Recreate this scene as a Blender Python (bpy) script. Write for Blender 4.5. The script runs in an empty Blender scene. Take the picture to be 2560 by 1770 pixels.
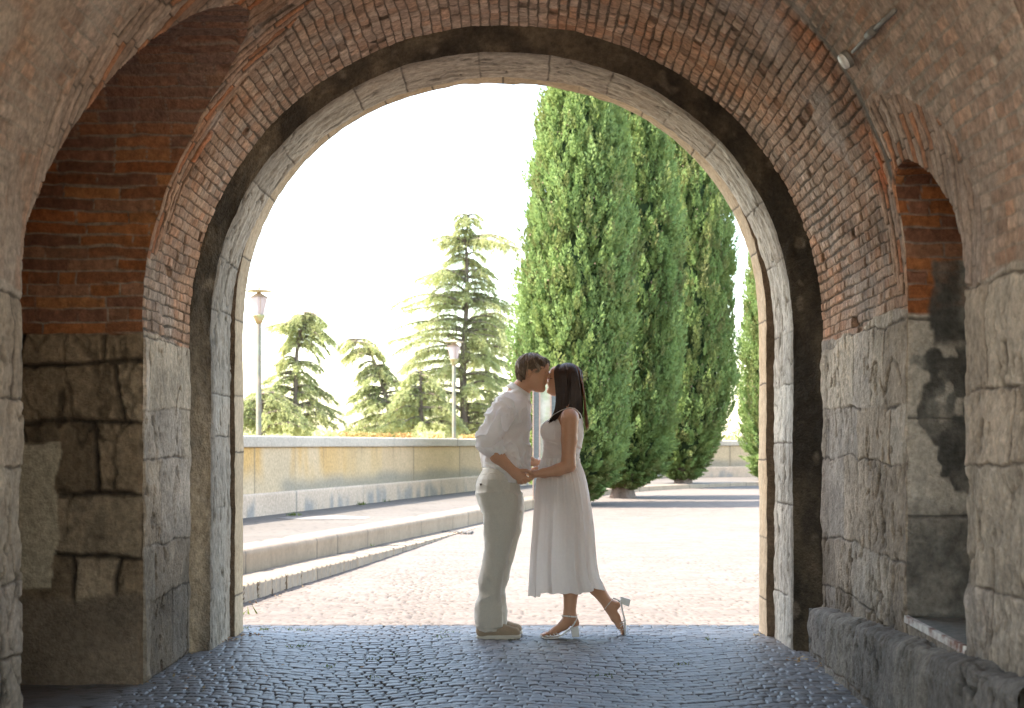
import bpy, math, numpy as np
from mathutils import Vector

S = bpy.context.scene
COL = S.collection
rng = np.random.default_rng(7)

# ------------------------------------------------------------------ camera
F = 3556.0            # focal length in photo pixels (50 mm on 36 mm, 2560 px wide)
CX, HY, CH = 1280.0, 1111.0, 1.2
cam_d = bpy.data.cameras.new('camera'); cam = bpy.data.objects.new('camera', cam_d); COL.objects.link(cam)
cam.location = (0, 0, CH); cam.rotation_euler = (math.radians(90), 0, 0)
cam_d.lens = 50; cam_d.sensor_width = 36; cam_d.sensor_fit = 'HORIZONTAL'
cam_d.shift_y = (HY - 885.0) / 2560.0
cam_d.clip_start = 0.05; cam_d.clip_end = 5000
cam_d.dof.use_dof = True; cam_d.dof.focus_distance = 8.8; cam_d.dof.aperture_fstop = 4.0
S.camera = cam

# ------------------------------------------------------------------ world and sun
SUN_EL, SUN_AZ = math.radians(54), math.radians(4.0)      # sun stands left, a little behind the facade plane
to_sun = Vector((-math.cos(SUN_AZ) * math.cos(SUN_EL), -math.sin(SUN_AZ) * math.cos(SUN_EL), math.sin(SUN_EL)))
W = bpy.data.worlds.new('World'); S.world = W; W.use_nodes = True
nt = W.node_tree; bg = nt.nodes['Background']
sky = nt.nodes.new('ShaderNodeTexSky'); sky.sky_type = 'NISHITA'; sky.sun_disc = False
sky.sun_elevation = SUN_EL
sky.sun_rotation = math.atan2(to_sun.x, to_sun.y)
sky.dust_density = 1.6; sky.air_density = 1.0; sky.ozone_density = 1.0
wb = nt.nodes.new('ShaderNodeVectorMath'); wb.operation = 'MULTIPLY'; wb.inputs[1].default_value = (1.13, 1.03, .87)   # the photograph's warm white balance
nt.links.new(sky.outputs[0], wb.inputs[0]); nt.links.new(wb.outputs[0], bg.inputs[0]); bg.inputs[1].default_value = 0.15
sl = bpy.data.lights.new('sun', 'SUN'); sl.energy = 2.3; sl.angle = math.radians(0.53); sl.color = (1.0, 0.91, 0.79)
so = bpy.data.objects.new('sun', sl); COL.objects.link(so)
so.rotation_euler = (-to_sun).to_track_quat('-Z', 'Y').to_euler(); so.location = (-20, 0, 30)
S.view_settings.view_transform = 'Standard'; S.view_settings.look = 'None'
S.view_settings.gamma = 1; S.view_settings.exposure = 3.05; S.view_settings.use_curve_mapping = False
S.render.engine = 'CYCLES'
cy = S.cycles
cy.max_bounces = 8; cy.diffuse_bounces = 6; cy.glossy_bounces = 3; cy.transmission_bounces = 6; cy.transparent_max_bounces = 8
cy.use_denoising = True
try: cy.denoiser = 'OPENIMAGEDENOISE'; cy.denoising_prefilter = 'ACCURATE'
except Exception: pass
cy.sample_clamp_indirect = 8; cy.caustics_reflective = False; cy.caustics_refractive = False

# ------------------------------------------------------------------ helpers
def pt(x, y, D):
    """photo pixel at distance D -> world point"""
    return np.array([(x - CX) / F * D, D, CH + (HY - y) / F * D])

def empty(name, label=None, cat=None, group=None, loc=(0, 0, 0)):
    o = bpy.data.objects.new(name, None); COL.objects.link(o); o.location = loc; o.empty_display_size = .1
    tag(o, label, cat, group); return o
def tag(o, label=None, cat=None, group=None, kind=None):
    if label: o['label'] = label
    if cat: o['category'] = cat
    if group: o['group'] = group
    if kind: o['kind'] = kind
    return o
def mesh(name, V, Fc, m=None, parent=None, smooth=True, col=None, origin=None):
    """V (n,3) world coordinates; Fc (m,3|4) int array or list of index tuples"""
    V = np.asarray(V, dtype=np.float64)
    off = np.zeros(3)
    if parent is not None: off = np.array(parent.location) if parent.parent is None else np.array(parent.location) + np.array(parent.parent.location)
    me = bpy.data.meshes.new(name)
    if isinstance(Fc, np.ndarray):
        k = Fc.shape[1]; n = len(Fc)
        me.vertices.add(len(V)); me.vertices.foreach_set('co', (V - off).astype(np.float32).ravel())
        me.loops.add(n * k); me.loops.foreach_set('vertex_index', Fc.astype(np.int32).ravel())
        me.polygons.add(n); me.polygons.foreach_set('loop_start', (np.arange(n) * k).astype(np.int32))
        me.polygons.foreach_set('loop_total', np.full(n, k, np.int32))
        me.update(calc_edges=True)
    else:
        me.from_pydata([tuple(v) for v in (V - off)], [], [tuple(f) for f in Fc]); me.update()
    me.polygons.foreach_set('use_smooth', np.full(len(me.polygons), smooth, bool))
    if col is not None:
        ca = me.color_attributes.new('Col', 'FLOAT_COLOR', 'POINT')
        c4 = np.ones((len(V), 4), np.float32); c4[:, :3] = col
        ca.data.foreach_set('color', c4.ravel())
    if m: me.materials.append(m)
    o = bpy.data.objects.new(name, me); COL.objects.link(o)
    if parent is not None: o.parent = parent
    return o

def hsh(i, j=0, k=0, s=0):
    i = np.asarray(i, np.int64); j = np.asarray(j, np.int64); k = np.asarray(k, np.int64)
    h = (i * 73856093) ^ (j * 19349663) ^ (k * 83492791) ^ (int(s) * 39916801 + 1013)
    h = h & 0x7fffffff
    h = (h ^ (h >> 13)) * 1274126177 & 0x7fffffff
    h = (h ^ (h >> 15)) * 668265263 & 0x7fffffff
    h = h ^ (h >> 12)
    return (h & 0xffffff) / float(0xffffff)
def vn(P, f, s=0):
    q = P * np.asarray(f) + s * 7.31
    i = np.floor(q).astype(np.int64); t = q - i; t = t * t * (3 - 2 * t)
    r = 0
    for a in (0, 1):
        wa = t[..., 0] if a else 1 - t[..., 0]
        for b in (0, 1):
            wb = t[..., 1] if b else 1 - t[..., 1]
            for c in (0, 1):
                wc = t[..., 2] if c else 1 - t[..., 2]
                r = r + wa * wb * wc * hsh(i[..., 0] + a, i[..., 1] + b, i[..., 2] + c, s)
    return r * 2 - 1
def fbm(P, f, s=0, o=3):
    r = 0; a = 1.0; n = 0
    for k in range(o):
        r = r + a * vn(P, np.asarray(f) * 2 ** k, s + k * 11); n += a; a *= .5
    return r / n
def sst(a, b, x):
    t = np.clip((x - a) / (b - a), 0, 1); return t * t * (3 - 2 * t)
def mixc(a, b, t):
    a = np.asarray(a, float); b = np.asarray(b, float)
    return a + (b - a) * np.asarray(t)[..., None]
def wobble(P):
    """shared displacement: every masonry sheet gets it, so sheets that meet stay joined"""
    return np.stack([fbm(P, 5, 3, 2) * .007 + vn(P, 22, 5) * .0025,
                     fbm(P, 5, 13, 2) * .010 + vn(P, 22, 15) * .004,
                     fbm(P, 5, 23, 2) * .009 + vn(P, 22, 25) * .004], -1)

def cells(u, v, ch, bl, seed, merge=.35, jit=.22, vj=0.1):
    """irregular coursed blocks: returns edge distance (m), block ids as three random numbers"""
    r = v / ch; row = np.floor(r)
    def vb(k): return k + vj * (hsh(k, 5, 1, seed) - .5)
    dn = r < vb(row); up = r >= vb(row + 1)
    row = row - dn + up
    dv = np.minimum(r - vb(row), vb(row + 1) - r) * ch
    q = u / bl + hsh(row, 3, 2, seed) * 9.7
    c = np.floor(q)
    def b(k): return k + jit * (hsh(k, row, 3, seed) - .5) * 2
    lo = q < b(c); hi = q >= b(c + 1)
    c = c - lo + hi
    pair = np.floor(c / 2)
    mg = hsh(pair, row, 4, seed) < merge
    L = np.where(mg, b(2 * pair), b(c)); R = np.where(mg, b(2 * pair + 2), b(c + 1))
    du = np.minimum(q - L, R - q) * bl
    idc = np.where(mg, 2 * pair, c)
    return du, dv, hsh(idc, row, 7, seed), hsh(idc, row, 8, seed), hsh(idc, row, 9, seed)

def pick(r, cols):
    cols = np.asarray(cols, float); n = len(cols)
    return cols[np.clip((r * n).astype(int), 0, n - 1)]

# ---- materials
def principled(name, color=(.5, .5, .5), rough=.8, attr=False, var=.25, vscale=30, bump=.3, bscale=120, bdist=.004, spec=.3,
               metal=0, transl=0.0, sub=0, coord='Object', tint2=None, t2scale=3.0, sheen=0):
    m = bpy.data.materials.new(name); m.use_nodes = True
    n = m.node_tree; p = n.nodes['Principled BSDF']; L = n.links
    p.inputs['Roughness'].default_value = rough; p.inputs['Metallic'].default_value = metal
    p.inputs['Specular IOR Level'].default_value = spec
    if sheen: p.inputs['Sheen Weight'].default_value = sheen
    if sub:
        p.inputs['Subsurface Weight'].default_value = sub; p.inputs['Subsurface Radius'].default_value = (.02, .008, .004)
    tc = n.nodes.new('ShaderNodeTexCoord')
    if attr:
        a = n.nodes.new('ShaderNodeAttribute'); a.attribute_name = 'Col'; src = a.outputs['Color']
    else:
        a = n.nodes.new('ShaderNodeRGB'); a.outputs[0].default_value = (*color, 1); src = a.outputs[0]
    if tint2 is not None:
        nz0 = n.nodes.new('ShaderNodeTexNoise'); nz0.inputs['Scale'].default_value = t2scale; nz0.inputs['Detail'].default_value = 5
        L.new(tc.outputs[coord], nz0.inputs['Vector'])
        cr = n.nodes.new('ShaderNodeValToRGB'); cr.color_ramp.elements[0].position = .42; cr.color_ramp.elements[1].position = .62
        L.new(nz0.outputs['Fac'], cr.inputs[0])
        mx = n.nodes.new('ShaderNodeMix'); mx.data_type = 'RGBA'
        L.new(cr.outputs[0], mx.inputs[0]); L.new(src, mx.inputs[6]); mx.inputs[7].default_value = (*tint2, 1); src = mx.outputs[2]
    if var:
        nz = n.nodes.new('ShaderNodeTexNoise'); nz.inputs['Scale'].default_value = vscale; nz.inputs['Detail'].default_value = 6
        nz.inputs['Roughness'].default_value = .65
        L.new(tc.outputs[coord], nz.inputs['Vector'])
        mr = n.nodes.new('ShaderNodeMapRange'); mr.inputs[1].default_value = .25; mr.inputs[2].default_value = .75
        mr.inputs[3].default_value = 1 - var; mr.inputs[4].default_value = 1 + var
        L.new(nz.outputs['Fac'], mr.inputs[0])
        vm = n.nodes.new('ShaderNodeVectorMath'); vm.operation = 'SCALE'
        L.new(src, vm.inputs[0]); L.new(mr.outputs[0], vm.inputs['Scale']); src = vm.outputs[0]
    L.new(src, p.inputs['Base Color'])
    if bump:
        nb = n.nodes.new('ShaderNodeTexNoise'); nb.inputs['Scale'].default_value = bscale; nb.inputs['Detail'].default_value = 5
        L.new(tc.outputs[coord], nb.inputs['Vector'])
        b = n.nodes.new('ShaderNodeBump'); b.inputs['Strength'].default_value = bump; b.inputs['Distance'].default_value = bdist
        L.new(nb.outputs['Fac'], b.inputs['Height']); L.new(b.outputs[0], p.inputs['Normal'])
    if transl:
        out = n.nodes['Material Output']; tr = n.nodes.new('ShaderNodeBsdfTranslucent'); ms = n.nodes.new('ShaderNodeMixShader')
        L.new(src, tr.inputs['Color']); ms.inputs[0].default_value = transl
        L.new(p.outputs[0], ms.inputs[1]); L.new(tr.outputs[0], ms.inputs[2]); L.new(ms.outputs[0], out.inputs['Surface'])
    return m

M_MAS = principled('old_masonry', attr=True, rough=.92, var=.42, vscale=34, bump=1.0, bscale=75, bdist=.010, spec=.15)
M_CUT = principled('cut_stone', attr=True, rough=.9, var=.28, vscale=30, bump=.8, bscale=70, bdist=.006, spec=.15)
M_COB = principled('cobble_stone', attr=True, rough=.52, var=.22, vscale=60, bump=.35, bscale=120, bdist=.003, spec=.45)
M_PLAZA = principled('plaza_stone', attr=True, rough=.8, var=.15, vscale=20, bump=.3, bscale=60, bdist=.004, spec=.2)

# ---- grid sheets with their own relief
def grid_faces(nu, nv, flip=False):
    i = np.arange(nu - 1)[:, None] * nv + np.arange(nv - 1)[None, :]
    q = np.stack([i, i + nv, i + nv + 1, i + 1], -1).reshape(-1, 4)
    return q[:, ::-1] if flip else q
def normals(P):
    a = np.gradient(P, axis=0); b = np.gradient(P, axis=1)
    n = np.cross(a, b); return n / np.maximum(np.linalg.norm(n, axis=-1, keepdims=True), 1e-9)
def sheet(name, P, inner, shade, mat, parent=None, keep=None, fixed=None, fade=2, wob=True):
    """P (nu,nv,3). inner: point the surface should face. shade(P)->(height, colour)"""
    nu, nv = P.shape[:2]
    N = normals(P)
    if np.sum(N[nu // 2, nv // 2] * (np.asarray(inner) - P[nu // 2, nv // 2])) < 0: N = -N; flip = True
    else: flip = False
    h, c = shade(P)
    w = np.ones((nu, nv))
    if fade:
        for k in range(fade):
            f = k / fade
            w[k, :] = np.minimum(w[k, :], f); w[-1 - k, :] = np.minimum(w[-1 - k, :], f)
            w[:, k] = np.minimum(w[:, k], f); w[:, -1 - k] = np.minimum(w[:, -1 - k], f)
    if fixed is not None: w = np.where(fixed, 0, w)
    Q = P + N * (h * w)[..., None]
    if wob: Q = Q + wobble(P)
    fc = grid_faces(nu, nv, flip)
    V = Q.reshape(-1, 3); C = c.reshape(-1, 3)
    if keep is not None:
        fc = fc[keep.reshape(-1)]
        used = np.zeros(len(V), bool); used[fc.ravel()] = True
        idx = np.cumsum(used) - 1; V = V[used]; C = C[used]; fc = idx[fc]
    return mesh(name, V, fc, mat, parent, True, C)

def resample(pts, step):
    pts = np.asarray(pts, float); d = np.r_[0, np.cumsum(np.linalg.norm(np.diff(pts, axis=0), axis=1))]
    n = max(2, int(d[-1] / step) + 1); s = np.linspace(0, d[-1], n)
    return np.stack([np.interp(s, d, pts[:, k]) for k in range(pts.shape[1])], -1), s
# ================================================================== THE PASSAGE
AC = -.035
def half(D, right):   # the right wall closes in a little towards the camera
    return np.where(right, 1.82 - .043 * np.clip(8.17 - D, 0, 3.2), 1.82)
def barrel(t, D):
    """t: 0 left foot .. 1 right foot (nominal), returns point"""
    L1, LA = 1.87, 5.62; T = 2 * L1 + LA; s = t * T
    th = np.clip((s - L1) / LA, 0, 1) * math.pi
    a = half(D, th > math.pi / 2) if True else 1.82
    # smooth blend of half-width over the crown
    bl = sst(0.35, 0.65, th / math.pi); a = 1.82 * (1 - bl) + half(D, np.ones_like(th, bool)) * bl
    x = AC - a * np.cos(th); z = 1.87 + 1.74 * np.sin(th)
    z = np.where(s < L1, s, np.where(s > L1 + LA, T - s, z))
    return np.stack([x, D + 0 * x, z], -1)
def barrel_x(D, z, side):
    zz = np.clip((z - 1.87) / 1.74, 0, 1); a = 1.82 if side < 0 else half(D, True)
    return AC + side * a * np.sqrt(1 - zz ** 2)
def arch_curve(n, a, c, z0, h, ex):
    """foot-to-foot arch outline (x,z), left to right"""
    th = np.linspace(0, math.pi, int(n))
    cx = np.cos(th); sx = np.sin(th)
    x = c - a * np.sign(cx) * np.abs(cx) ** (2 / ex); z = z0 + h * np.abs(sx) ** (2 / ex)
    p = np.stack([x, z], -1)
    p = np.r_[[[c - a, -.03]], p, [[c + a, -.03]]]
    return p
def uniform(p, n):
    d = np.r_[0, np.cumsum(np.linalg.norm(np.diff(p, axis=0), axis=1))]; s = np.linspace(0, d[-1], n)
    return np.stack([np.interp(s, d, p[:, k]) for k in range(2)], -1)

BR_DUST = [(.42, .30, .225), (.44, .325, .245), (.39, .28, .21), (.46, .35, .27), (.40, .27, .195), (.43, .31, .235), (.43, .275, .19)]
BR_RED = [(.36, .125, .045), (.30, .12, .055), (.40, .15, .055), (.27, .12, .07), (.43, .18, .07), (.33, .16, .09)]
ST_WARM = [(.52, .42, .31), (.56, .46, .35), (.46, .36, .26), (.50, .41, .32)]

def brick_look(P, u, v, seed, pal=BR_DUST, dark=.6, mort=(.13, .10, .075), ch=.054, bl=.085, merge=.22, relief=.008, mw=.0036):
    sh = P.shape[:-1]
    uu = u + .012 * fbm(P, 6, seed + 1, 2); vv = v + .007 * fbm(P, 4, seed + 2, 2)
    du, dv, r1, r2, r3 = cells(uu, vv, ch, bl, seed, merge)
    gap = mw * (.7 + 1.5 * sst(-.05, .5, fbm(P, 3.0, seed + 4, 3)))
    e = np.minimum(du + gap * .45, dv); b = sst(gap - .001, gap + .003, e)
    c = pick(r1, pal) * (.82 + .36 * r2)[..., None]
    n1 = fbm(P, (30, 30, 18), seed + 5, 3)
    c = c * (1 + .34 * n1)[..., None]
    c = mixc(np.broadcast_to(np.array(mort), c.shape) * (1 + .3 * vn(P, 30, seed + 6))[..., None], c, b)
    missing = (r3 < .025)
    h = b * relief + (r2 - .5) * .009 * b - .003 + .0035 * fbm(P, 35, seed + 8, 2) * b - missing * b * .028
    return h, c, b
def stone_look(P, u, v, seed, pal=ST_WARM, ch=.36, bl=.42, relief=.007, rough=.010, mort=(.15, .115, .085), warp=.05, jf=.85, jw=.010):
    uu = u + warp * fbm(P, 2.2, seed + 1, 3); vv = v + warp * .6 * fbm(P, 2.0, seed + 2, 3)
    du, dv, r1, r2, r3 = cells(uu, vv, ch, bl, seed, .45, .3, .35)
    e = np.minimum(du, dv); b = np.maximum(sst(.000, jw, e + .007 * fbm(P, 16, seed + 3, 2)), jf * sst(-.05, .3, fbm(P, 3.5, seed + 23, 2)))
    c = pick(r1, pal) * (.85 + .3 * r2)[..., None]
    n1 = fbm(P, 5, seed + 5, 4); n2 = .6 * fbm(P, (30, 30, 15), seed + 15, 3) + .5 * fbm(P, (12, 12, 9), seed + 16, 3); pits = sst(.22, .42, fbm(P, (24, 24, 14), seed + 6, 2)) * sst(-.1, .3, fbm(P, 2.2, seed + 26, 2))
    fr_ = sst(.90, .99, 1 - np.abs(fbm(P, (9, 9, 4.2), seed + 27, 4))) * sst(-.15, .35, fbm(P, 1.8, seed + 28, 2))
    c = c * np.clip(1 + .34 * n1 + .42 * n2 - .40 * pits - .45 * fr_, .10, 2)[..., None]
    c = mixc(np.broadcast_to(np.array(mort), c.shape), c, b)
    # ridges on weathered faces
    rid = 1 - np.abs(fbm(P, (9, 9, 5), seed + 7, 3))
    h = b * relief + rough * fbm(P, 6, seed + 8, 3) + .009 * n2 - .012 * pits - .012 * fr_ + (r2 - .5) * .008 * b
    crack = sst(.985, .995, 1 - np.abs(fbm(P, (1.6, 1.6, .8), seed + 12, 4))) * sst(.0, .3, fbm(P, 1.1, seed + 13, 2))
    h = h - .014 * crack; c = c * (1 - .55 * crack)[..., None]
    return h, c, b

# --- openings in the two side walls: outline in (D, Z)
def smooth_poly(pts, n=260):
    p = np.array(pts, float)
    for _ in range(2):
        q = [p[0]]
        for a, b in zip(p[:-1], p[1:]): q += [a * .75 + b * .25, a * .25 + b * .75]
        q.append(p[-1]); p = np.array(q)
    return p
LEFT_TOP = smooth_poly([(5.36, 1.5), (5.36, 1.95), (5.5, 2.22), (5.68, 2.50), (5.86, 2.80), (6.02, 2.98), (6.22, 3.12), (6.5, 3.21), (6.78, 3.16), (7.0, 3.02), (7.15, 2.74), (7.15, 2.4)])
RIGHT_TOP = smooth_poly([(5.15, 1.3), (5.15, 1.84), (5.27, 2.05), (5.43, 2.20), (5.62, 2.31), (5.82, 2.37), (5.98, 2.37), (6.1, 2.30), (6.1, 2.1)])
LEFT = np.r_[[(5.36, -.04)], LEFT_TOP, [(7.15, -.04)]]
RZ0 = .455
RIGHT = np.r_[[(5.15, RZ0)], RIGHT_TOP, [(6.1, RZ0)]]
def inside(poly, D, Z):
    c = np.zeros(D.shape, bool); n = len(poly)
    lo, hi = poly.min(0), poly.max(0)
    box = (D >= lo[0]) & (D <= hi[0]) & (Z >= lo[1]) & (Z <= hi[1])
    d = D[box]; z = Z[box]; r = np.zeros(d.shape, bool)
    for i in range(n):
        a, b = poly[i], poly[(i + 1) % n]
        if a[1] == b[1]: continue
        k = ((a[1] > z) != (b[1] > z)) & (d < (b[0] - a[0]) * (z - a[1]) / (b[1] - a[1]) + a[0])
        r ^= k
    c[box] = r; return c
def snap(poly, q, closed=False):
    pp = np.r_[poly, poly[:1]] if closed else poly
    dense, _ = resample(pp, .004)
    out = np.empty_like(q)
    for i in range(0, len(q), 2000):
        d = ((q[i:i + 2000, None, :] - dense[None]) ** 2).sum(-1); out[i:i + 2000] = dense[d.argmin(1)]
    return out

gate = empty('stone_gateway', 'old brick and stone vaulted gateway framing the couple, its arch opening onto the sunny plaza', 'gateway', loc=(0, 8.2, 0))

nT, nD = 1640, 480
DN, DFAR = 4.3, 8.17
tt = np.linspace(0, 1, nT); dd = np.linspace(DN, DFAR, nD)
P = barrel(tt[:, None] + 0 * dd[None], dd[None] + 0 * tt[:, None])
T_LEN = 2 * 1.87 + 5.62
U_t = (tt * T_LEN)[:, None] + 0 * P[..., 0]
isL = P[..., 0] < AC
inL = inside(LEFT, P[..., 1], P[..., 2]) & isL & (tt[:, None] < .5)
inR = inside(RIGHT, P[..., 1], P[..., 2]) & ~isL
inn = inL | inR
fk = ~(inn[:-1, :-1] & inn[1:, :-1] & inn[:-1, 1:] & inn[1:, 1:])
tongue = np.zeros_like(inn)
for a in (slice(0, -1), slice(1, None)):
    for b in (slice(0, -1), slice(1, None)):
        tongue[a, b] |= fk
for side, poly, msk in ((-1, LEFT, inL), (1, RIGHT, inR)):
    k = msk & tongue
    q = snap(poly, P[k][:, 1:3], side > 0)
    P[k] = np.stack([barrel_x(q[:, 0], q[:, 1], side), q[:, 0], q[:, 1]], -1)
fixed = inn & tongue
def arris_dist(P):
    """distance (in the D,Z sheet) to the openings' outlines, coarse"""
    D, Z = P[..., 1], P[..., 2]; r = np.full(D.shape, 9.)
    for poly, m in ((LEFT_TOP, isL), (RIGHT_TOP, ~isL)):
        pl, _ = resample(poly, .05)
        near = m & (Z > 1.5)
        d = np.full(D.shape, 9.)
        q = np.stack([D[near], Z[near]], -1); v = np.full(len(q), 9.)
        for p in pl: v = np.minimum(v, np.hypot(q[:, 0] - p[0], q[:, 1] - p[1]))
        d[near] = v; r = np.minimum(r, d)
    return r
def shade_barrel(P):
    D, Z = P[..., 1], P[..., 2]
    ad = arris_dist(P)
    h1, c1, b1 = brick_look(P, D, U_t, 21)
    # the ring bricks beside the side openings lie across the others
    ringm = (ad + .03 * fbm(P, 6, 91, 2)) < .26
    near = sst(6.15, 6.0, D)
    c1 = mixc(c1, (.40, .335, .265), (1 - b1) * near * .8); h1 = h1 * (1 - .5 * near)
    h2, c2, b2 = brick_look(P, U_t, D, 22, pal=BR_DUST + [(.45, .21, .11)] * 3, ch=.06, bl=.2, relief=.008)
    h = np.where(ringm, h2, h1); c = np.where(ringm[..., None], c2, c1)
    # reddish fields, lime bloom
    red = sst(.0, .4, fbm(P, 1.3, 31, 4)); c = c * mixc((1, 1, 1), (1.02, .84, .70), red) * 1.15
    c = c * (1 - .30 * sst(.1, .45, fbm(P, (4, 4, 4), 94, 4)))[..., None]
    grm = sst(6.16, 6.1, D) * sst(6.04, 6.1, D) * (~isL) * sst(2.3, 2.36, Z)
    c = c * mixc((1, 1, 1), (1.05, .68, .48), sst(6.12, 6.16, D) * sst(6.5, 6.36, D) * (~isL) * sst(2.25, 2.4, Z) * (.5 + .5 * sst(-.2, .2, fbm(P, 3, 93, 2))))
    c = mixc(c, (.20, .18, .15), grm); h = h * (1 - grm)
    bloom = sst(.30, .62, fbm(P, (2.5, 1.6, 2.5), 33, 4)) * sst(1.75, 2.3, Z)
    c = mixc(c, (.58, .50, .44), bloom * .6)
    # near the camera the vault is washed over with old plaster
    wash = sst(5.75, 5.1, D + .25 * fbm(P, 1.5, 35, 3)) * np.where(isL, 1, .45)
    pl = sst(-.55, -.05, fbm(P, 3.2, 36, 4) - .25 * (~isL)) * wash
    pc = mixc((.50, .40, .31), (.44, .33, .25), sst(-.4, .4, fbm(P, 2.0, 39, 3)))
    white = sst(.22, .5, fbm(P, (1.6, 1.6, 1.6), 37, 4))
    pc = mixc(pc, (.64, .58, .50), white)
    c = mixc(c, pc, pl * .92); h = h * (1 - .75 * pl) + pl * (.012 + .008 * fbm(P, 9, 38, 3))
    # stone below the springing
    hs, cs, bs = stone_look(P, D * 1.0, Z, 41, warp=.09)
    edge = 1.77 + .05 * fbm(P, 2.4, 45, 2)
    st = sst(edge + .004, edge - .004, Z)
    h = h * (1 - st) + (hs + .004) * st; c = mixc(c, cs, st)
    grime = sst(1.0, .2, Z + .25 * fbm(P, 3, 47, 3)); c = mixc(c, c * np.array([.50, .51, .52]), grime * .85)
    c = c * (1 - .25 * sst(-.1, .4, fbm(P, (1.5, 1.5, .7), 48, 3)) * st)[..., None]
    # slightly cooler tint towards the right side
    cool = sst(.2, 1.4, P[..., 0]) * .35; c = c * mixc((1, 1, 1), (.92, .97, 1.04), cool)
    return h, c
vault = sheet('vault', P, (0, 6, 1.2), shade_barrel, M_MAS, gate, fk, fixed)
vault['label'] = 'brick barrel vault over weathered stone block walls'

# coarse unseen rear stretch, its open mouth placed to let fill light in
REAR = 1.1
t2 = np.linspace(0, 1, 300); d2 = np.linspace(REAR, DN, 100)
P2 = barrel(t2[:, None] + 0 * d2[None], d2[None] + 0 * t2[:, None])
U2 = (t2 * T_LEN)[:, None] + 0 * P2[..., 0]
def shade_rear(P):
    h, c, b = brick_look(P, P[..., 1], U2, 24)
    c = mixc((.42, .35, .28), (.34, .24, .18), sst(1.7, 1.9, P[..., 2])); return fbm(P, 3, 5, 2) * .01, c
sheet('rear_vault', P2, (0, 2, 1.2), shade_rear, M_MAS, gate, fade=0)

# --- left opening: its far jamb and vault
def sweep(poly, side, x1, step, nx, skip_floor=True):
    pl, s = resample(poly, step)
    x0 = barrel_x(pl[:, 0], pl[:, 1], side)
    k = np.linspace(0, 1, nx)
    X = x0[:, None] * (1 - k) + x1 * k
    return np.stack([X, pl[:, 0][:, None] + 0 * X, pl[:, 1][:, None] + 0 * X], -1), s
P3, s3 = sweep(LEFT, -1, -2.95, .0085, 125)
def shade_left_reveal(P):
    S = s3[:, None] + 0 * P[..., 0]; X, Z = P[..., 0], P[..., 2]
    h, c, b = brick_look(P, X, s3[-1] - S, 51, pal=BR_RED, mort=(.34, .26, .19), ch=.062, bl=.15, merge=.75, relief=.009, mw=.0028)
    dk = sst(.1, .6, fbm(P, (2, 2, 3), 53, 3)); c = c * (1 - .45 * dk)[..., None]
    c = c * .80  # brick, and block tones below, darkened so this wall reads as shaded
    top = sst(2.5, 3.1, Z); c = mixc(c, c * .5 + np.array([.17, .13, .11]), top * .8)  # bricks painted lighter towards the top, as if lit from below
    hs, cs, bs = stone_look(P, X * 1.02 + .09, Z + .03, 55, pal=[(.235, .165, .10), (.28, .205, .13), (.18, .125, .075)], ch=.33, bl=.30, relief=.03, warp=.085, mort=(.035, .024, .016), jf=.25, jw=.022)
    edge = 1.775 + .03 * fbm(P, 3, 57, 2); st = sst(edge + .004, edge - .004, Z)
    h = h * (1 - st) + hs * st; c = mixc(c, cs, st)
    base = sst(.47, .42, Z + .03 * fbm(P, 5, 58, 2))      # big footing block, proud of the wall
    c = mixc(c, np.array([.185, .135, .09]) * (1 + .35 * fbm(P, 5, 59, 3))[..., None], base); h = h * (1 - base) + base * (.035 + .01 * fbm(P, 6, 60, 3))
    # pale smooth render left beside the near pier
    xe = -2.27 + .035 * fbm(P, 7, 61, 3) - .03 * sst(1.0, .6, Z); pm = sst(xe + .004, xe - .004, X) * sst(1.215, 1.205, Z + .01 * fbm(P, 8, 62, 2)) * sst(.47, .49, Z + .02 * fbm(P, 8, 63, 2))
    c = mixc(c, np.array([.42, .34, .23]) * (1 + .08 * fbm(P, 6, 64, 3))[..., None], pm); h = h * (1 - pm) + pm * .034
    return h, c
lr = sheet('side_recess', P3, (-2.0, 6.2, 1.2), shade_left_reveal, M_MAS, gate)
lr['label'] = 'dark recess of red brick over big stone blocks'
pb = np.stack(np.meshgrid([-2.94], np.linspace(5.2, 7.3, 60), np.linspace(-.04, 3.3, 80), indexing='ij'), -1)[0]
def shade_plain(P):
    return .01 * fbm(P, 5, 71, 3), np.array([.30, .2, .13]) * (1 + .3 * fbm(P, 6, 72, 3))[..., None]
sheet('recess_wall', pb, (-2, 6.2, 1.2), shade_plain, M_MAS, gate, fade=0)

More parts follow.
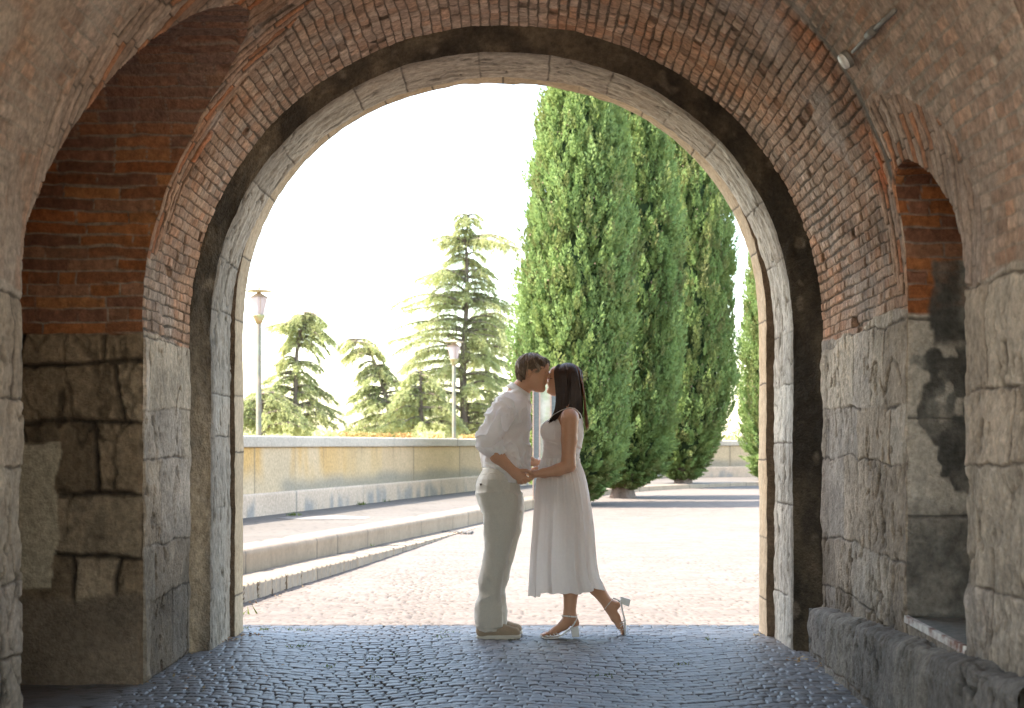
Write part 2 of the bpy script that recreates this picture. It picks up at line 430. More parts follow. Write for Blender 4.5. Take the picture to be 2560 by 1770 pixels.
# --- right opening: niche with ledge
P4, s4 = sweep(RIGHT, 1, 2.25, .008, 80)
def shade_niche(P):
    S = s4[:, None] + 0 * P[..., 0]; X, Z = P[..., 0], P[..., 2]
    h, c, b = brick_look(P, X, s4[-1] - S, 61, pal=BR_RED, mort=(.30, .23, .18), ch=.062, bl=.16, merge=.7, relief=.009, mw=.003)
    c = c * .78  # niche brick darkened likewise to read as shaded
    # ashlar with even joints
    du, dv, r1, r2, r3 = cells(X + 5, Z - 1.73 + .425 * 8, .425, .9, 62, 0, .1, .12)
    bj = sst(.003, .009, dv); cs = np.array([.50, .43, .345]) * (.9 + .2 * r2 + .12 * fbm(P, 14, 65, 3))[..., None]
    cs = mixc((.12, .1, .08), cs, bj); hs = bj * .012 + .003 * fbm(P, 20, 66, 2)
    edge = 1.76; st = sst(edge + .004, edge - .004, Z); h = h * (1 - st) + hs * st; c = mixc(c, cs, st)
    # grey cement and damp patches
    f = fbm(P, (3.4, 3.4, 2.6), 67, 4)
    dk = np.maximum(sst(-.02, .02, f - .22 + 1.0 * (X - 1.86) * sst(.2, .6, Z) + .10 * fbm(P, 16, 165, 3)), .9 * sst(1.02, .8, Z + .22 * f))
    up = sst(.0, .02, X - 1.80 + .05 * f + .03 * fbm(P, 16, 163, 3)) * sst(2.03, 2.0, Z + .06 * f + .03 * fbm(P, 14, 164, 3)) * sst(1.6, 1.66, Z)
    dk = np.maximum(dk * sst(1.65, 1.6, Z), up)
    gc = mixc((.085, .078, .066), (.27, .25, .21), sst(-.1, .55, fbm(P, (7, 7, 5), 68, 4)))
    dk = dk * (.72 + .28 * sst(-.3, .2, fbm(P, 9, 69, 3)))
    c = mixc(c, gc, dk); h = h * (1 - .6 * dk) + .006 * dk
    return h, c
nr = sheet('wall_niche', P4, (1.9, 5.6, 1.2), shade_niche, M_MAS, gate)
nr['label'] = 'shallow wall niche with patched grey damp stone'
pb = np.stack(np.meshgrid([2.24], np.linspace(5.05, 6.2, 50), np.linspace(.4, 2.5, 80), indexing='ij'), -1)[0]
sheet('niche_wall', pb, (1.9, 5.6, 1.2), lambda P: (.006 * fbm(P, 6, 73, 2), np.array([.36, .31, .25]) * (1 + .25 * fbm(P, 5, 74, 3))[..., None]), M_MAS, gate, fade=0)
pl_ = np.stack(np.meshgrid(np.linspace(0, 1, 40), np.linspace(5.13, 6.12, 60), indexing='ij'), -1)
xl = barrel_x(pl_[..., 1], .45, 1) - .004
pl3 = np.stack([xl + (2.25 - xl) * pl_[..., 0], pl_[..., 1], RZ0 + 0 * xl], -1)
lg = sheet('niche_ledge', pl3, (1.9, 5.6, 2), lambda P: (.004 * fbm(P, 6, 75, 2) + .004, np.array([.26, .25, .22]) * (1 + .2 * fbm(P, 6, 76, 3))[..., None]), M_CUT, gate, fade=0, wob=False)
# worn white metal strip on the ledge edge, in three lengths
def box(c, sx, sy, sz):
    c = np.array(c); v = np.array([[x, y, z] for x in (-sx, sx) for y in (-sy, sy) for z in (-sz, sz)], float) / 2 + c
    f = [(0, 1, 3, 2), (4, 6, 7, 5), (0, 4, 5, 1), (2, 3, 7, 6), (0, 2, 6, 4), (1, 5, 7, 3)]
    return v, f
M_STRIP = principled('worn_white_strip', (.68, .64, .58), .6, tint2=(.25, .12, .08), t2scale=14, bump=.2)
for a, b in ((5.16, 5.43), (5.435, 5.72), (5.725, 6.08)):
    xa, xb = barrel_x(a, .45, 1) - .012, barrel_x(b, .45, 1) - .012
    v = []
    for (X, D) in ((xa, a), (xb, b)):
        for dx, dz in ((-.006, -.016), (.012, -.016), (.012, .014), (-.006, .014)): v.append((X + dx, D, RZ0 + dz))
    f = [(0, 1, 2, 3), (7, 6, 5, 4), (0, 4, 5, 1), (1, 5, 6, 2), (2, 6, 7, 3), (3, 7, 4, 0)]
    o = mesh('edge_strip', v, f, M_STRIP, gate, False)
    o['label'] = 'worn white strip along the niche ledge'

# --- sloping plinth at the foot of the right wall
dpl = np.linspace(4.3, 8.14, 300)
zt = np.interp(dpl, [4.3, 6.4, 8.2], [.475, .365, .265])
prof = [(0, -.03), (0, .2), (0, .4), (0, .6), (0, .8), (.004, .92), (.014, .98), (.03, 1.0), (.06, 1.01), (.1, 1.02), (.16, 1.03)]
prof, _ = resample(prof, .025)
xw = AC + half(dpl, True) - np.interp(dpl, [4.3, 8.14], [.125, .085])
P5 = np.stack([xw[None, :] + prof[:, 0][:, None], dpl[None, :] + 0 * prof[:, :1], prof[:, 1][:, None] * zt[None, :]], -1)
P5s, _ = None, None
from itertools import chain
def refine(P, k):
    n = P.shape[0]; a = np.linspace(0, n - 1, (n - 1) * k + 1); i = np.minimum(a.astype(int), n - 2); f = (a - i)[:, None, None]
    return P[i] * (1 - f) + P[i + 1] * f
P5 = refine(P5, 2)
def shade_plinth(P):
    h, c, b = stone_look(P, P[..., 1], P[..., 2], 81, pal=[(.20, .18, .155), (.23, .205, .17)], ch=1.2, bl=.75, relief=.004, rough=.022, warp=.05)
    return h - .004, c * (1 + .25 * fbm(P, 4, 83, 3))[..., None]
pl = sheet('plinth', P5, (0, 6, .6), shade_plinth, M_MAS, gate, fade=0)
pl['label'] = 'rough grey stone plinth along the right wall'
xe = xw[-1]; D8 = 8.14
mesh('plinth', [(xe, D8 - .002, -.03), (xe, D8 - .002, zt[-1] * .98), (1.85, D8 - .002, zt[-1] * 1.0), (1.85, D8 - .002, -.03)], [(0, 1, 2, 3)], M_MAS, gate, False, np.full((4, 3), .25))

# --- the far arch: dark rebate, grey archivolt, second rebate, tan outer ring
NA = 900
cA = uniform(np.stack([barrel(np.linspace(0, 1, 2000), np.full(2000, 8.17))[:, 0], barrel(np.linspace(0, 1, 2000), np.full(2000, 8.17))[:, 2]], -1), NA)
cB = uniform(arch_curve(800, 1.70, -.06, 1.87, 1.62, 2.06), NA)
cC = uniform(arch_curve(800, 1.66, -.07, 1.92, 1.60, 2.15), NA)
LA_ = np.linspace(0, 1, NA) * 9.2
def band(c0, d0, c1, d1, n):
    k = np.linspace(0, 1, n)[None, :, None]
    a = np.stack([c0[:, 0], np.full(NA, d0), c0[:, 1]], -1)[:, None]; b = np.stack([c1[:, 0], np.full(NA, d1), c1[:, 1]], -1)[:, None]
    return a * (1 - k) + b * k
def shade_dark(P):
    n = fbm(P, (5, 5, 2.2), 101, 4)
    c = mixc((.065, .052, .038), (.19, .145, .095), sst(-.35, .45, n)); c = mixc(c, (.27, .215, .155), sst(.35, .6, fbm(P, 9, 103, 3)) * .7)  # soot and the shade of this unlit face, both in the colour
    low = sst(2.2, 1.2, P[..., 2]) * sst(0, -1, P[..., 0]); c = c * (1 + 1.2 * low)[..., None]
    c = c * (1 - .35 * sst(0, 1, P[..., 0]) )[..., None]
    return .012 * fbm(P, 7, 104, 3) + .004 * fbm(P, 30, 105, 2), c
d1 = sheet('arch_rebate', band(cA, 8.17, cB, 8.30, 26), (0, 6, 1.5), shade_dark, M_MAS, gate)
d1['label'] = 'sooty rebate around the arch, blackened with painted shade'
def shade_B(P):
    u = np.broadcast_to(LA_[:, None], P.shape[:-1]); D = P[..., 1]
    du, dv, r1, r2, r3 = cells(D, u + .01 * fbm(P, 3, 110, 2), .40, 5.0, 111, 0, 0, .5)
    j = sst(.0015, .006, dv)
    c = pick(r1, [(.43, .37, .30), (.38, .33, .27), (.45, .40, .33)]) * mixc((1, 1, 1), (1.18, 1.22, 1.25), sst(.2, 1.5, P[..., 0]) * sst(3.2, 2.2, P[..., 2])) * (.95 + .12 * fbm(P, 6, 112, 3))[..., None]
    # tooling, dark weathering running round the ring
    Q = np.stack([u, D, 0 * u], -1)
    wz = sst(-.05, .35, fbm(Q, (2.2, 26, 1), 113, 4)); c = mixc(c, (.24, .205, .16), wz * .6)
    c = c * (1 + .35 * fbm(Q, (22, 60, 1), 126, 3))[..., None]
    c = mixc(c, (.44, .36, .28), sst(.1, .5, fbm(P, 2.0, 114, 3)) * .6)
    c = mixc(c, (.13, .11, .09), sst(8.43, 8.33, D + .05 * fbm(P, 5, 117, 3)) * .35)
    c = mixc((.12, .1, .08), c, j)
    h = j * .006 + .012 * fbm(Q, (5, 22, 1), 115, 4) + .004 * fbm(P, 34, 116, 2)
    crack = sst(.97, .99, 1 - np.abs(fbm(P, (3, 9, 3), 118, 2))); 
    return h - .01 * crack, c * (1 - .5 * crack)[..., None]
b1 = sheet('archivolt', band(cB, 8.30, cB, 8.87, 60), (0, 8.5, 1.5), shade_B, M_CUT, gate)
b1['label'] = 'weathered grey stone inner arch ring'
d2_ = sheet('inner_rebate', band(cB, 8.87, cC, 8.88, 8), (0, 6, 1.5), lambda P: (.003 * fbm(P, 12, 119, 2), np.array([.15, .105, .07]) * (1 + .5 * fbm(P, 6, 120, 3))[..., None]), M_MAS, gate, fade=1)
def shade_C(P):
    u = np.broadcast_to(LA_[:, None], P.shape[:-1]); D = P[..., 1]
    du, dv, r1, r2, r3 = cells(D, u + .1, .43, 5.0, 121, 0, 0, .35)
    j = sst(.0015, .005, dv)
    c = pick(r1, [(.50, .38, .25), (.53, .41, .28), (.47, .36, .24)]) * (.95 + .12 * fbm(P, 12, 122, 3))[..., None]  # warm bounce from the sunny ground painted in as a tan tone
    c = mixc(c, (.40, .27, .16), sst(.1, .6, fbm(P, (2, 9, 2), 123, 3)) * .4)
    c = mixc((.10, .08, .06), c, j); return j * .004 + .0025 * fbm(P, 20, 124, 3), c
c1 = sheet('arch_edge', band(cC, 8.88, cC, 9.15, 30), (0, 9, 1.5), shade_C, M_CUT, gate)
c1['label'] = 'cut-stone outer arch ring, tan from painted ground bounce'
# outer face of the building, its top and ends: a closed shell round the vault
def facade(D, cur, name, z1=6.5, xw_=7.0):
    ang = np.linspace(0, 1, len(cur)); out = []
    per = uniform(np.array([(-xw_, -.03), (-xw_, z1), (xw_, z1), (xw_, -.03)], float), len(cur))
    k = np.linspace(0, 1, 12)[None, :, None]
    a = np.stack([cur[:, 0], np.full(len(cur), D), cur[:, 1]], -1)[:, None]; b = np.stack([per[:, 0], np.full(len(cur), D), per[:, 1]], -1)[:, None]
    Pf = a * (1 - k) + b * k
    def sh(P):
        h, c, b_ = stone_look(P, P[..., 0], P[..., 2], 131, ch=.4, bl=.6); return 0 * h, c
    return sheet(name, Pf, (0, D + (5 if D > 5 else -5), 2), sh, M_CUT, gate, fade=0)
facade(9.15, cC, 'facade')
cR = uniform(np.stack([barrel(np.linspace(0, 1, 500), np.full(500, REAR))[:, 0], barrel(np.linspace(0, 1, 500), np.full(500, REAR))[:, 2]], -1), 200)
facade(REAR, cR, 'rear_facade')
sh_v = [(-7, REAR, -.03), (-7, REAR, 6.5), (7, REAR, 6.5), (7, REAR, -.03), (-7, 9.15, -.03), (-7, 9.15, 6.5), (7, 9.15, 6.5), (7, 9.15, -.03)]
mesh('roof', sh_v, [(1, 2, 6, 5), (0, 1, 5, 4), (3, 7, 6, 2)], M_CUT, gate, False, np.full((8, 3), .35))
# ================================================================== GROUND
def ground_z(D):
    return np.interp(D, [9.6, 13, 16.4, 26, 33, 60], [0, .065, .15, .235, .27, .27])
def arcs(P):
    X, D = P[..., 0], P[..., 1]
    ph = 2 * np.pi * (X + .89) / 1.6 + .5 * fbm(P, .5, 201, 2)
    return D - .13 * (1 - np.cos(ph)) + .03 * fbm(P, 1.2, 202, 2)
def cobble(P, dry):
    X, D = P[..., 0], P[..., 1]
    v = arcs(P); u = X + .006 * fbm(P, 9, 203, 2); v = v + .006 * fbm(P, 9, 204, 2)
    du, dv, r1, r2, r3 = cells(u, v, .074, .078, 205, .12, .2, .25)
    loose = sst(.45, -.1, np.abs(X + .75 + .25 * fbm(P, .8, 230, 2))) * .0045 + .002 * sst(-.1, .5, fbm(P, 1.6, 206, 2))
    e = np.sqrt(np.maximum(du - loose, 0) * np.maximum(dv - loose * .8, 0)) * .6 + np.minimum(du - loose, dv - loose * .8) * .4
    b = sst(.0010, .0050, e)
    c = pick(r1, [(.15, .157, .168), (.13, .137, .146), (.168, .167, .168), (.148, .142, .14), (.17, .178, .188), (.12, .124, .132)]) * (.85 + .3 * r2)[..., None]
    c = c * (1 + .12 * fbm(P, 25, 207, 2))[..., None]
    joint = mixc((.045, .036, .028), (.06, .07, .03), sst(.1, .45, fbm(P, 1.7, 208, 3)))
    c = mixc(joint, c, b)
    dust = sst(.1, .9, np.abs(X) / 1.7 + .3 * fbm(P, 1.4, 209, 3) - .35) * sst(9.2, 8.6, D)
    c = mixc(c, (.17, .145, .12), dust * .5)
    h = b * .010 + sst(0, .03, e) * .003 + (r2 - .5) * .005 * b + .0012 * fbm(P, 30, 210, 2)
    h = h + ((r1 - .5) * .05 * (u / .072 % 1 - .5) ) * b * .1
    return h, c, b
xs = np.r_[np.linspace(-3.1, -1.9, 25)[:-1], np.linspace(-1.9, 2.0, 660), np.linspace(2.0, 3.1, 22)[1:]]
ds = np.r_[np.linspace(REAR, 4.5, 80)[:-1], np.linspace(4.5, 9.445, 830)]
P6 = np.stack([xs[None] + 0 * ds[:, None], ds[:, None] + 0 * xs[None], 0 * xs[None] + 0 * ds[:, None] - .012], -1)
def shade_cob(P):
    h, c, b = cobble(P, 0)
    h = h + .006 * fbm(P, 1.1, 211, 2)
    return h, c
pv = sheet('cobbled_road', P6, (0, 6, 4), shade_cob, M_COB, None, fade=0, wob=False)
tag(pv, 'blue grey cobbles in wavy rows on the shaded floor of the passage', kind='structure')
# sunlit plaza beyond: same stone, with its sunlit tone put into the colour
xs = np.linspace(-3.4, 9.5, 560); xs = np.r_[np.linspace(-3.4, 3.4, 480), np.linspace(3.4, 16, 160)[1:]]
ds = 9.44 * (34 / 9.44) ** np.linspace(0, 1, 700)
P7 = np.stack([xs[None] + 0 * ds[:, None], ds[:, None] + 0 * xs[None], ground_z(ds)[:, None] + 0 * xs[None] - .012], -1)
def shade_plaza(P):
    D = P[..., 1]; h, c, b = cobble(P, 1)
    lo = sst(16, 11, D)
    base = mixc((.120, .102, .091), (.144, .124, .111), fbm(P, .8, 215, 3) * .5 + .5)
    c2 = base * (.86 + .34 * (c.mean(-1) / .18 - .4))[..., None]
    c2 = mixc(c2, base, (1 - lo) * .4); c2 = c2 * (1 + .22 * fbm(P, (6, 14, 1), 216, 3))[..., None]
    c2 = c2 * (1 - .35 * (1 - b) * lo)[..., None]
    return h * (.3 + .5 * lo), c2
pz = sheet('plaza', P7, (0, 15, 9), shade_plaza, M_PLAZA, None, fade=0, wob=False)
tag(pz, 'pale sunlit cobbled plaza beyond the arch', kind='structure')

def ribbon_grid(a, b, n=60, m=24):
    """surface between two polylines (x,D,z)"""
    A, _ = resample(a, 1); B, _ = resample(b, 1)
    A = np.stack([np.interp(np.linspace(0, 1, n), np.linspace(0, 1, len(A)), A[:, k]) for k in range(3)], -1)
    B = np.stack([np.interp(np.linspace(0, 1, n), np.linspace(0, 1, len(B)), B[:, k]) for k in range(3)], -1)
    k = np.linspace(0, 1, m)[None, :, None]
    return A[:, None] * (1 - k) + B[:, None] * k
TZ = .34
LOW = np.array([(-2.32, 9.16), (-2.02, 10.6), (-1.40, 13.3), (-.72, 16.4), (-.45, 17.8), (-.22, 18.8)])
UP = np.array([(-2.75, 9.16), (-2.18, 11.54), (-1.3, 15.1), (-.4, 18.8), (.25, 22.2), (1.8, 27.5), (3.0, 29.7), (5.7, 32.9), (10, 35.0), (16, 36)])
PAR = np.array([(-5.0, 9.16), (-3.15, 16.6), (-1.92, 21.6), (-.67, 26.6), (.7, 31.3), (2.4, 35.2), (4.4, 37.2), (9, 38.4), (16, 39)])
def along(line, n):
    l, s = resample(line, .02); i = np.linspace(0, len(l) - 1, n).astype(int); return l[i], s[i]
def smooth2(line, k=3):
    p = line.astype(float)
    for _ in range(k):
        q = [p[0]]
        for a, b in zip(p[:-1], p[1:]): q += [a * .75 + b * .25, a * .25 + b * .75]
        q.append(p[-1]); p = np.array(q)
    return p
LOW, UP, PAR = smooth2(LOW), smooth2(UP), smooth2(PAR)

def kerb(name, line, z0f, z1f, depth, label, seed, n=900):
    """a curved stone kerb: worn front face and rounded nosing, in separate stones"""
    L, s = along(line, n); tg = np.gradient(L, axis=0); tg /= np.linalg.norm(tg, axis=1, keepdims=True)
    nr_ = np.stack([tg[:, 1], -tg[:, 0]], -1)       # towards the plaza
    zb, zt_ = z0f(L, s), z1f(L, s)
    pr = [(0, 0), (.0, .35), (.0, .7), (.004, .9), (-.006, .985), (-.03, 1.0), (-.1, 1.003), (-depth, 1.003)]
    pr, _ = resample(pr, .06); pr = np.array(pr)
    P = np.zeros((n, len(pr), 3))
    for j, (o, f) in enumerate(pr):
        P[:, j, :2] = L + nr_ * o; P[:, j, 2] = zb + (zt_ - zb) * f
    fr = pr[:, 1][None] + 0 * P[..., 0]
    def sh(P):
        S_ = s[:, None] + 0 * P[..., 0]
        du, dv, r1, r2, r3 = cells(S_, 0 * S_ + .5, 1.0, .78, seed, .3, .25, 0)
        j = sst(.003, .012, du)
        c = pick(r1, [(.33, .255, .185), (.36, .28, .205), (.31, .24, .175)]) * (.95 + .16 * fbm(P, (9, 9, 2.5), seed + 2, 3))[..., None]
        c = mixc(c, np.array([.14, .125, .11]), sst(.93, 1.0, fr) * .8)
        c = mixc((.16, .13, .10), c, j)
        chip = sst(.2, .6, fbm(P, 4.5, seed + 4, 2)) * sst(.8, 1.0, fr)
        return j * .004 - .008 * chip + .002 * fbm(P, 9, seed + 3, 3) + (r2 - .5) * .002, c
    o = sheet(name, P, (6, 14, 2), sh, M_PLAZA, None, fade=0, wob=False)
    tag(o, label, kind='structure'); return o
kerb('lower_step', LOW, lambda L, s: ground_z(L[:, 1]) - .03, lambda L, s: np.maximum(.158, ground_z(L[:, 1]) - .02) - .0 * s, .30, 'low kerb stone of the bottom step', 301)
kerb('upper_step', UP, lambda L, s: np.minimum(.14, ground_z(L[:, 1])) * (L[:, 1] < 18) + (L[:, 1] >= 18) * (ground_z(L[:, 1]) - .05), lambda L, s: TZ + 0 * s, .32, 'kerb stones along the raised terrace', 331, 1500)
def z3(line, z): return np.c_[line, np.full(len(line), z)]
def off(line, d):
    tg = np.gradient(line, axis=0); tg /= np.linalg.norm(tg, axis=1, keepdims=True)
    return line + np.stack([tg[:, 1], -tg[:, 0]], -1) * d
def shade_slab(seed, base=(.105, .094, .083), big=.5):
    def f(P):
        du, dv, r1, r2, r3 = cells(P[..., 0] * .97 + P[..., 1] * .24, P[..., 1] * .97 - P[..., 0] * .24, big, big * 1.4, seed, .2)
        b = sst(.002, .02, np.minimum(du, dv))
        c = np.array(base) * (.93 + .12 * r1 + .12 * fbm(P, 1.5, seed + 1, 3))[..., None]
        c = c * (1 - .25 * (1 - b))[..., None]
        return .004 * fbm(P, 2, seed + 2, 2) + b * .002, c
    return f
upl = UP[UP[:, 1] < 18.9]
g = ribbon_grid(z3(off(LOW, -.28), .157), z3(off(upl, .05), .157), 300, 12)
t_ = sheet('step_tread', g, (0, 12, 5), shade_slab(341), M_PLAZA, None, fade=0, wob=False); tag(t_, 'pale tread of the bottom step', kind='structure')
g = ribbon_grid(z3(off(UP, -.31), TZ - .001), z3(off(PAR, -.15), TZ - .001), 520, 90)
te = sheet('terrace', g, (0, 20, 5), shade_slab(351), M_PLAZA, None, fade=0, wob=False); tag(te, 'raised pale terrace pavement along the parapet', kind='structure')

# flat dark patch on the terrace, and cast-iron gully grate
M_PATCH = principled('dark_patch', (.16, .15, .14), .9, var=.3, vscale=20)
def flat_patch(name, pts, z, label, cat=None, m=M_PATCH, kind=None):
    v = [(p[0], p[1], z) for p in pts] + [(p[0], p[1], z - .012) for p in pts]; n = len(pts)
    f = [tuple(range(n)), tuple(range(2 * n - 1, n - 1, -1))] + [(i, i + n, (i + 1) % n + n, (i + 1) % n) for i in range(n)]
    return tag(mesh(name, v, f, m, None, False), label, cat, kind=kind)
def pz_(x, y, z): D = F * (CH - z) / (y - HY); return ((x - CX) / F * D, D)
flat_patch('dark_patch', [pz_(690, 1296, TZ), pz_(840, 1289, TZ), pz_(930, 1294, TZ), pz_(910, 1299, TZ), pz_(760, 1300, TZ)], TZ + .006, 'dark flat patch in the terrace pavement near the parapet', kind='structure')
zg_ = .147
q = [pz_(1095, 1330, zg_), pz_(1190, 1331, zg_), pz_(1180, 1336, zg_), pz_(1120, 1334, zg_)]
gr = empty('drain_grate', 'small dark iron drain grate flush in the plaza by the end of the bottom step', 'drain grate', loc=(*q[0], zg_))
M_IRON = principled('iron_grate', (.09, .085, .08), .7, metal=.3)
for k in range(5):
    a = (k + .1) / 5; b = (k + .65) / 5
    lerp = lambda p, r, t: (p[0] + (r[0] - p[0]) * t, p[1] + (r[1] - p[1]) * t)
    qq = [lerp(q[0], q[1], a), lerp(q[0], q[1], b), lerp(q[3], q[2], b), lerp(q[3], q[2], a)]
    z = ground_z(np.array([qq[0][1]]))[0] + .012
    v = [(x_, y_, z) for x_, y_ in qq] + [(x_, y_, z - .03) for x_, y_ in qq]
    mesh('bar', v, [(0, 1, 2, 3), (0, 4, 5, 1), (1, 5, 6, 2), (2, 6, 7, 3), (3, 7, 4, 0)], M_IRON, gr, False)

# ---- parapet: wall body, base course, coping
para = empty('parapet_wall', 'long low stained yellow parapet with pale coping and grey base course behind the terrace', 'wall', loc=(-3.15, 16.6, TZ))
PH = .965
def par_face(name, o, z0, z1, colf, nz, nrm_off=0, top=False):
    L, s = along(PAR, 1100); tg = np.gradient(L, axis=0); tg /= np.linalg.norm(tg, axis=1, keepdims=True)
    nr_ = np.stack([tg[:, 1], -tg[:, 0]], -1)
    prof = [(o, z0 - TZ - .03 if z0 == TZ else z0 - TZ)] ; prof = [(o, z0), (o, z1), (o - .03, z1)] if not top else [(o - .04, z0), (o, z0), (o, z1 - .012), (o - .012, z1), (-.45, z1 + .004), (-.46, z0)]
    prof, _ = resample(prof, (z1 - z0) / nz)
    P = np.zeros((len(L), len(prof), 3))
    for j, (oo, z) in enumerate(prof):
        P[:, j, :2] = L + nr_ * oo; P[:, j, 2] = z
    return sheet(name, P, (5, 15, 1.0), colf(s), M_CUT, para, fade=0, wob=False)
def c_body(s):
    def f(P):
        S_ = s[:, None] + 0 * P[..., 0]; Z = P[..., 2] - TZ
        Q = np.stack([S_, 0 * S_, Z], -1)
        du, dv, r1, r2, r3 = cells(S_, 0 * S_ + .5, 1., 1.55, 361, .2, .2, 0)
        j = sst(.002, .012, du)
        c = pick(r1, [(.57, .42, .25), (.55, .41, .265), (.59, .45, .295), (.53, .41, .275)]) * (.97 + .1 * fbm(Q, (3, 1, 3), 362, 3))[..., None]
        och = sst(-.15, .3, fbm(Q, (2.3, 1, .45), 363, 3)) * sst(.25, .6, Z + .15 * fbm(Q, 1.4, 364, 2)) * sst(14, 9, S_)
        c = mixc(c, (.55, .33, .11), och * .85)
        damp = sst(.50, .30, Z - .17 * fbm(Q, (1.0, 1, .5), 365, 3)) * sst(8.6, 9.1, S_ + .1 * fbm(Q, 4, 370, 2)); c = mixc(c, (.27, .245, .20), damp * .85)
        drip = sst(.35, .7, fbm(Q, (9, 1, .6), 366, 2)) * sst(.35, .85, Z); c = mixc(c, (.30, .22, .14), drip * .6)
        c = mixc((.24, .19, .13), c, j); return j * .004, c
    return f
def c_base(s):
    def f(P):
        S_ = s[:, None] + 0 * P[..., 0]; Z = P[..., 2] - TZ; Q = np.stack([S_, 0 * S_, Z], -1)
        du, dv, r1, r2, r3 = cells(S_, 0 * S_ + .5, 1., 1.3, 367, .35, .25, 0)
        j = sst(.003, .014, du)
        c = pick(r1, [(.54, .415, .315), (.57, .44, .34)]) * (.98 + .12 * fbm(Q, 2.5, 368, 3))[..., None]
        d = sst(-.05, .3, fbm(Q, (3.4, 1, .7), 369, 3)) * sst(.24, .08, Z - .12 * fbm(Q, (4, 1, 1), 371, 2)); c = mixc(c, (.26, .255, .25), d * .75)
        c = mixc((.25, .22, .19), c, j); return j * .004, c
    return f
def c_cop(s):
    def f(P):
        S_ = s[:, None] + 0 * P[..., 0]; du, dv, r1, r2, r3 = cells(S_, 0 * S_ + .5, 1., .95, 372, .3, .2, 0)
        j = sst(.003, .013, du); c = np.array([.48, .42, .355]) * (.94 + .12 * r1 + .1 * fbm(P, 3, 373, 2))[..., None]
        return j * .004 + (r2 - .5) * .006, mixc((.22, .19, .16), c, j)
    return f
o = par_face('wall_panel', 0, TZ + .26, TZ + PH - .14, c_body, 22); o['label'] = 'yellow stained panels of the parapet'
o = par_face('base_course', .035, TZ - .02, TZ + .27, c_base, 12); o['label'] = 'grey base course of the parapet'
o = par_face('coping', .045, TZ + PH - .14, TZ + PH, c_cop, 8, top=True); o['label'] = 'pale coping stones of the parapet'
bk = off(PAR, -.44); n = len(bk)
v = [(x_, y_, -2.4) for x_, y_ in bk] + [(x_, y_, TZ + PH - .02) for x_, y_ in bk]
mesh('wall_back', v, [(i, i + 1, n + i + 1, n + i) for i in range(n - 1)], M_CUT, para, False, np.full((2 * n, 3), .35))

# ---- open ground far below the terrace, out to the horizon
M_GR = principled('dry_grass_ground', (.16, .15, .07), .95, var=.4, vscale=.3, bump=0, tint2=(.20, .17, .10), t2scale=.05)
r_ = 3000
v = [(-r_, -r_, -2.4), (r_, -r_, -2.4), (r_, r_, -2.4), (-r_, r_, -2.4)]
tag(mesh('ground', v, [(0, 1, 2, 3)], M_GR, None, False), 'open dry ground below the terrace', kind='structure')
# built-up ground carrying the gateway and the plaza
M_FILL = principled('yard_ground', (.30, .26, .22), .95, var=.2, vscale=2, bump=0)  # unseen ground, kept pale to bounce light into the passage
v = [(-22, -30, -.05), (22, -30, -.05), (22, 9.3, -.05), (-22, 9.3, -.05)]
tag(mesh('yard', v, [(0, 1, 2, 3)], M_FILL, None, False), 'pale paved yard around the gateway', kind='structure')
# ================================================================== PLANTS
def leafmat(name, c1, c2, transl=.3, scale=2.5, rough=.6):
    m = principled(name, c1, rough, var=.35, vscale=scale, bump=0, tint2=c2, t2scale=scale * .5, transl=transl, spec=.25); return m
def tube(path, rad, k=6, cap=True):
    path = np.asarray(path, float); n = len(path); rad = np.broadcast_to(np.asarray(rad, float), (n,))
    t = np.gradient(path, axis=0); t /= np.maximum(np.linalg.norm(t, axis=1, keepdims=True), 1e-9)
    up = np.array([0, 0, 1.]) if abs(t[0][2]) < .9 else np.array([1., 0, 0])
    a = np.cross(t, up); a /= np.maximum(np.linalg.norm(a, axis=1, keepdims=True), 1e-9); b = np.cross(t, a)
    th = np.linspace(0, 2 * math.pi, k, endpoint=False)
    V = path[:, None] + rad[:, None, None] * (np.cos(th)[None, :, None] * a[:, None] + np.sin(th)[None, :, None] * b[:, None])
    i = np.arange(n - 1)[:, None] * k; j = np.arange(k)[None]; j2 = (j + 1) % k
    f = np.stack([i + j, i + j2, i + k + j2, i + k + j], -1).reshape(-1, 4)
    V = V.reshape(-1, 3)
    if cap:
        V = np.r_[V, path[:1], path[-1:]]; c0, c1_ = n * k, n * k + 1; jj = np.arange(k); j2 = (jj + 1) % k
        f = np.r_[f, np.stack([jj * 0 + c0, j2, jj, jj], -1)[:, [0, 1, 2, 2]] * 0 + np.stack([jj * 0 + c0, j2, jj, jj * 0 + c0], -1), np.stack([jj * 0 + c1_, (n - 1) * k + jj, (n - 1) * k + j2, jj * 0 + c1_], -1)]
        f = [tuple(dict.fromkeys(q)) for q in f.tolist()]
        return V, f
    return V, f.tolist()
class MB:
    def __init__(s): s.V = []; s.F = []; s.n = 0
    def add(s, V, f):
        V = np.asarray(V, float); s.V.append(V)
        s.F += [tuple(i + s.n for i in q) for q in (f.tolist() if isinstance(f, np.ndarray) else f)]; s.n += len(V)
    def tube(s, p, r, k=6): s.add(*tube(p, r, k))
    def box(s, c, a, b, d):
        v, f = box(c, a, b, d); s.add(v, f)
    def build(s, name, m, parent=None, smooth=True): return mesh(name, np.concatenate(s.V), s.F, m, parent, smooth)
def quads(C, A, B):
    """leaf quads: centres C, half axes A (length) and B (width) -> arrays"""
    V = np.stack([C - A, C + B * .9 - A * .1, C + A, C - B * .9 - A * .1], 1).reshape(-1, 3)
    return V, np.arange(len(V)).reshape(-1, 4)
def unit(v): return v / np.maximum(np.linalg.norm(v, axis=-1, keepdims=True), 1e-9)

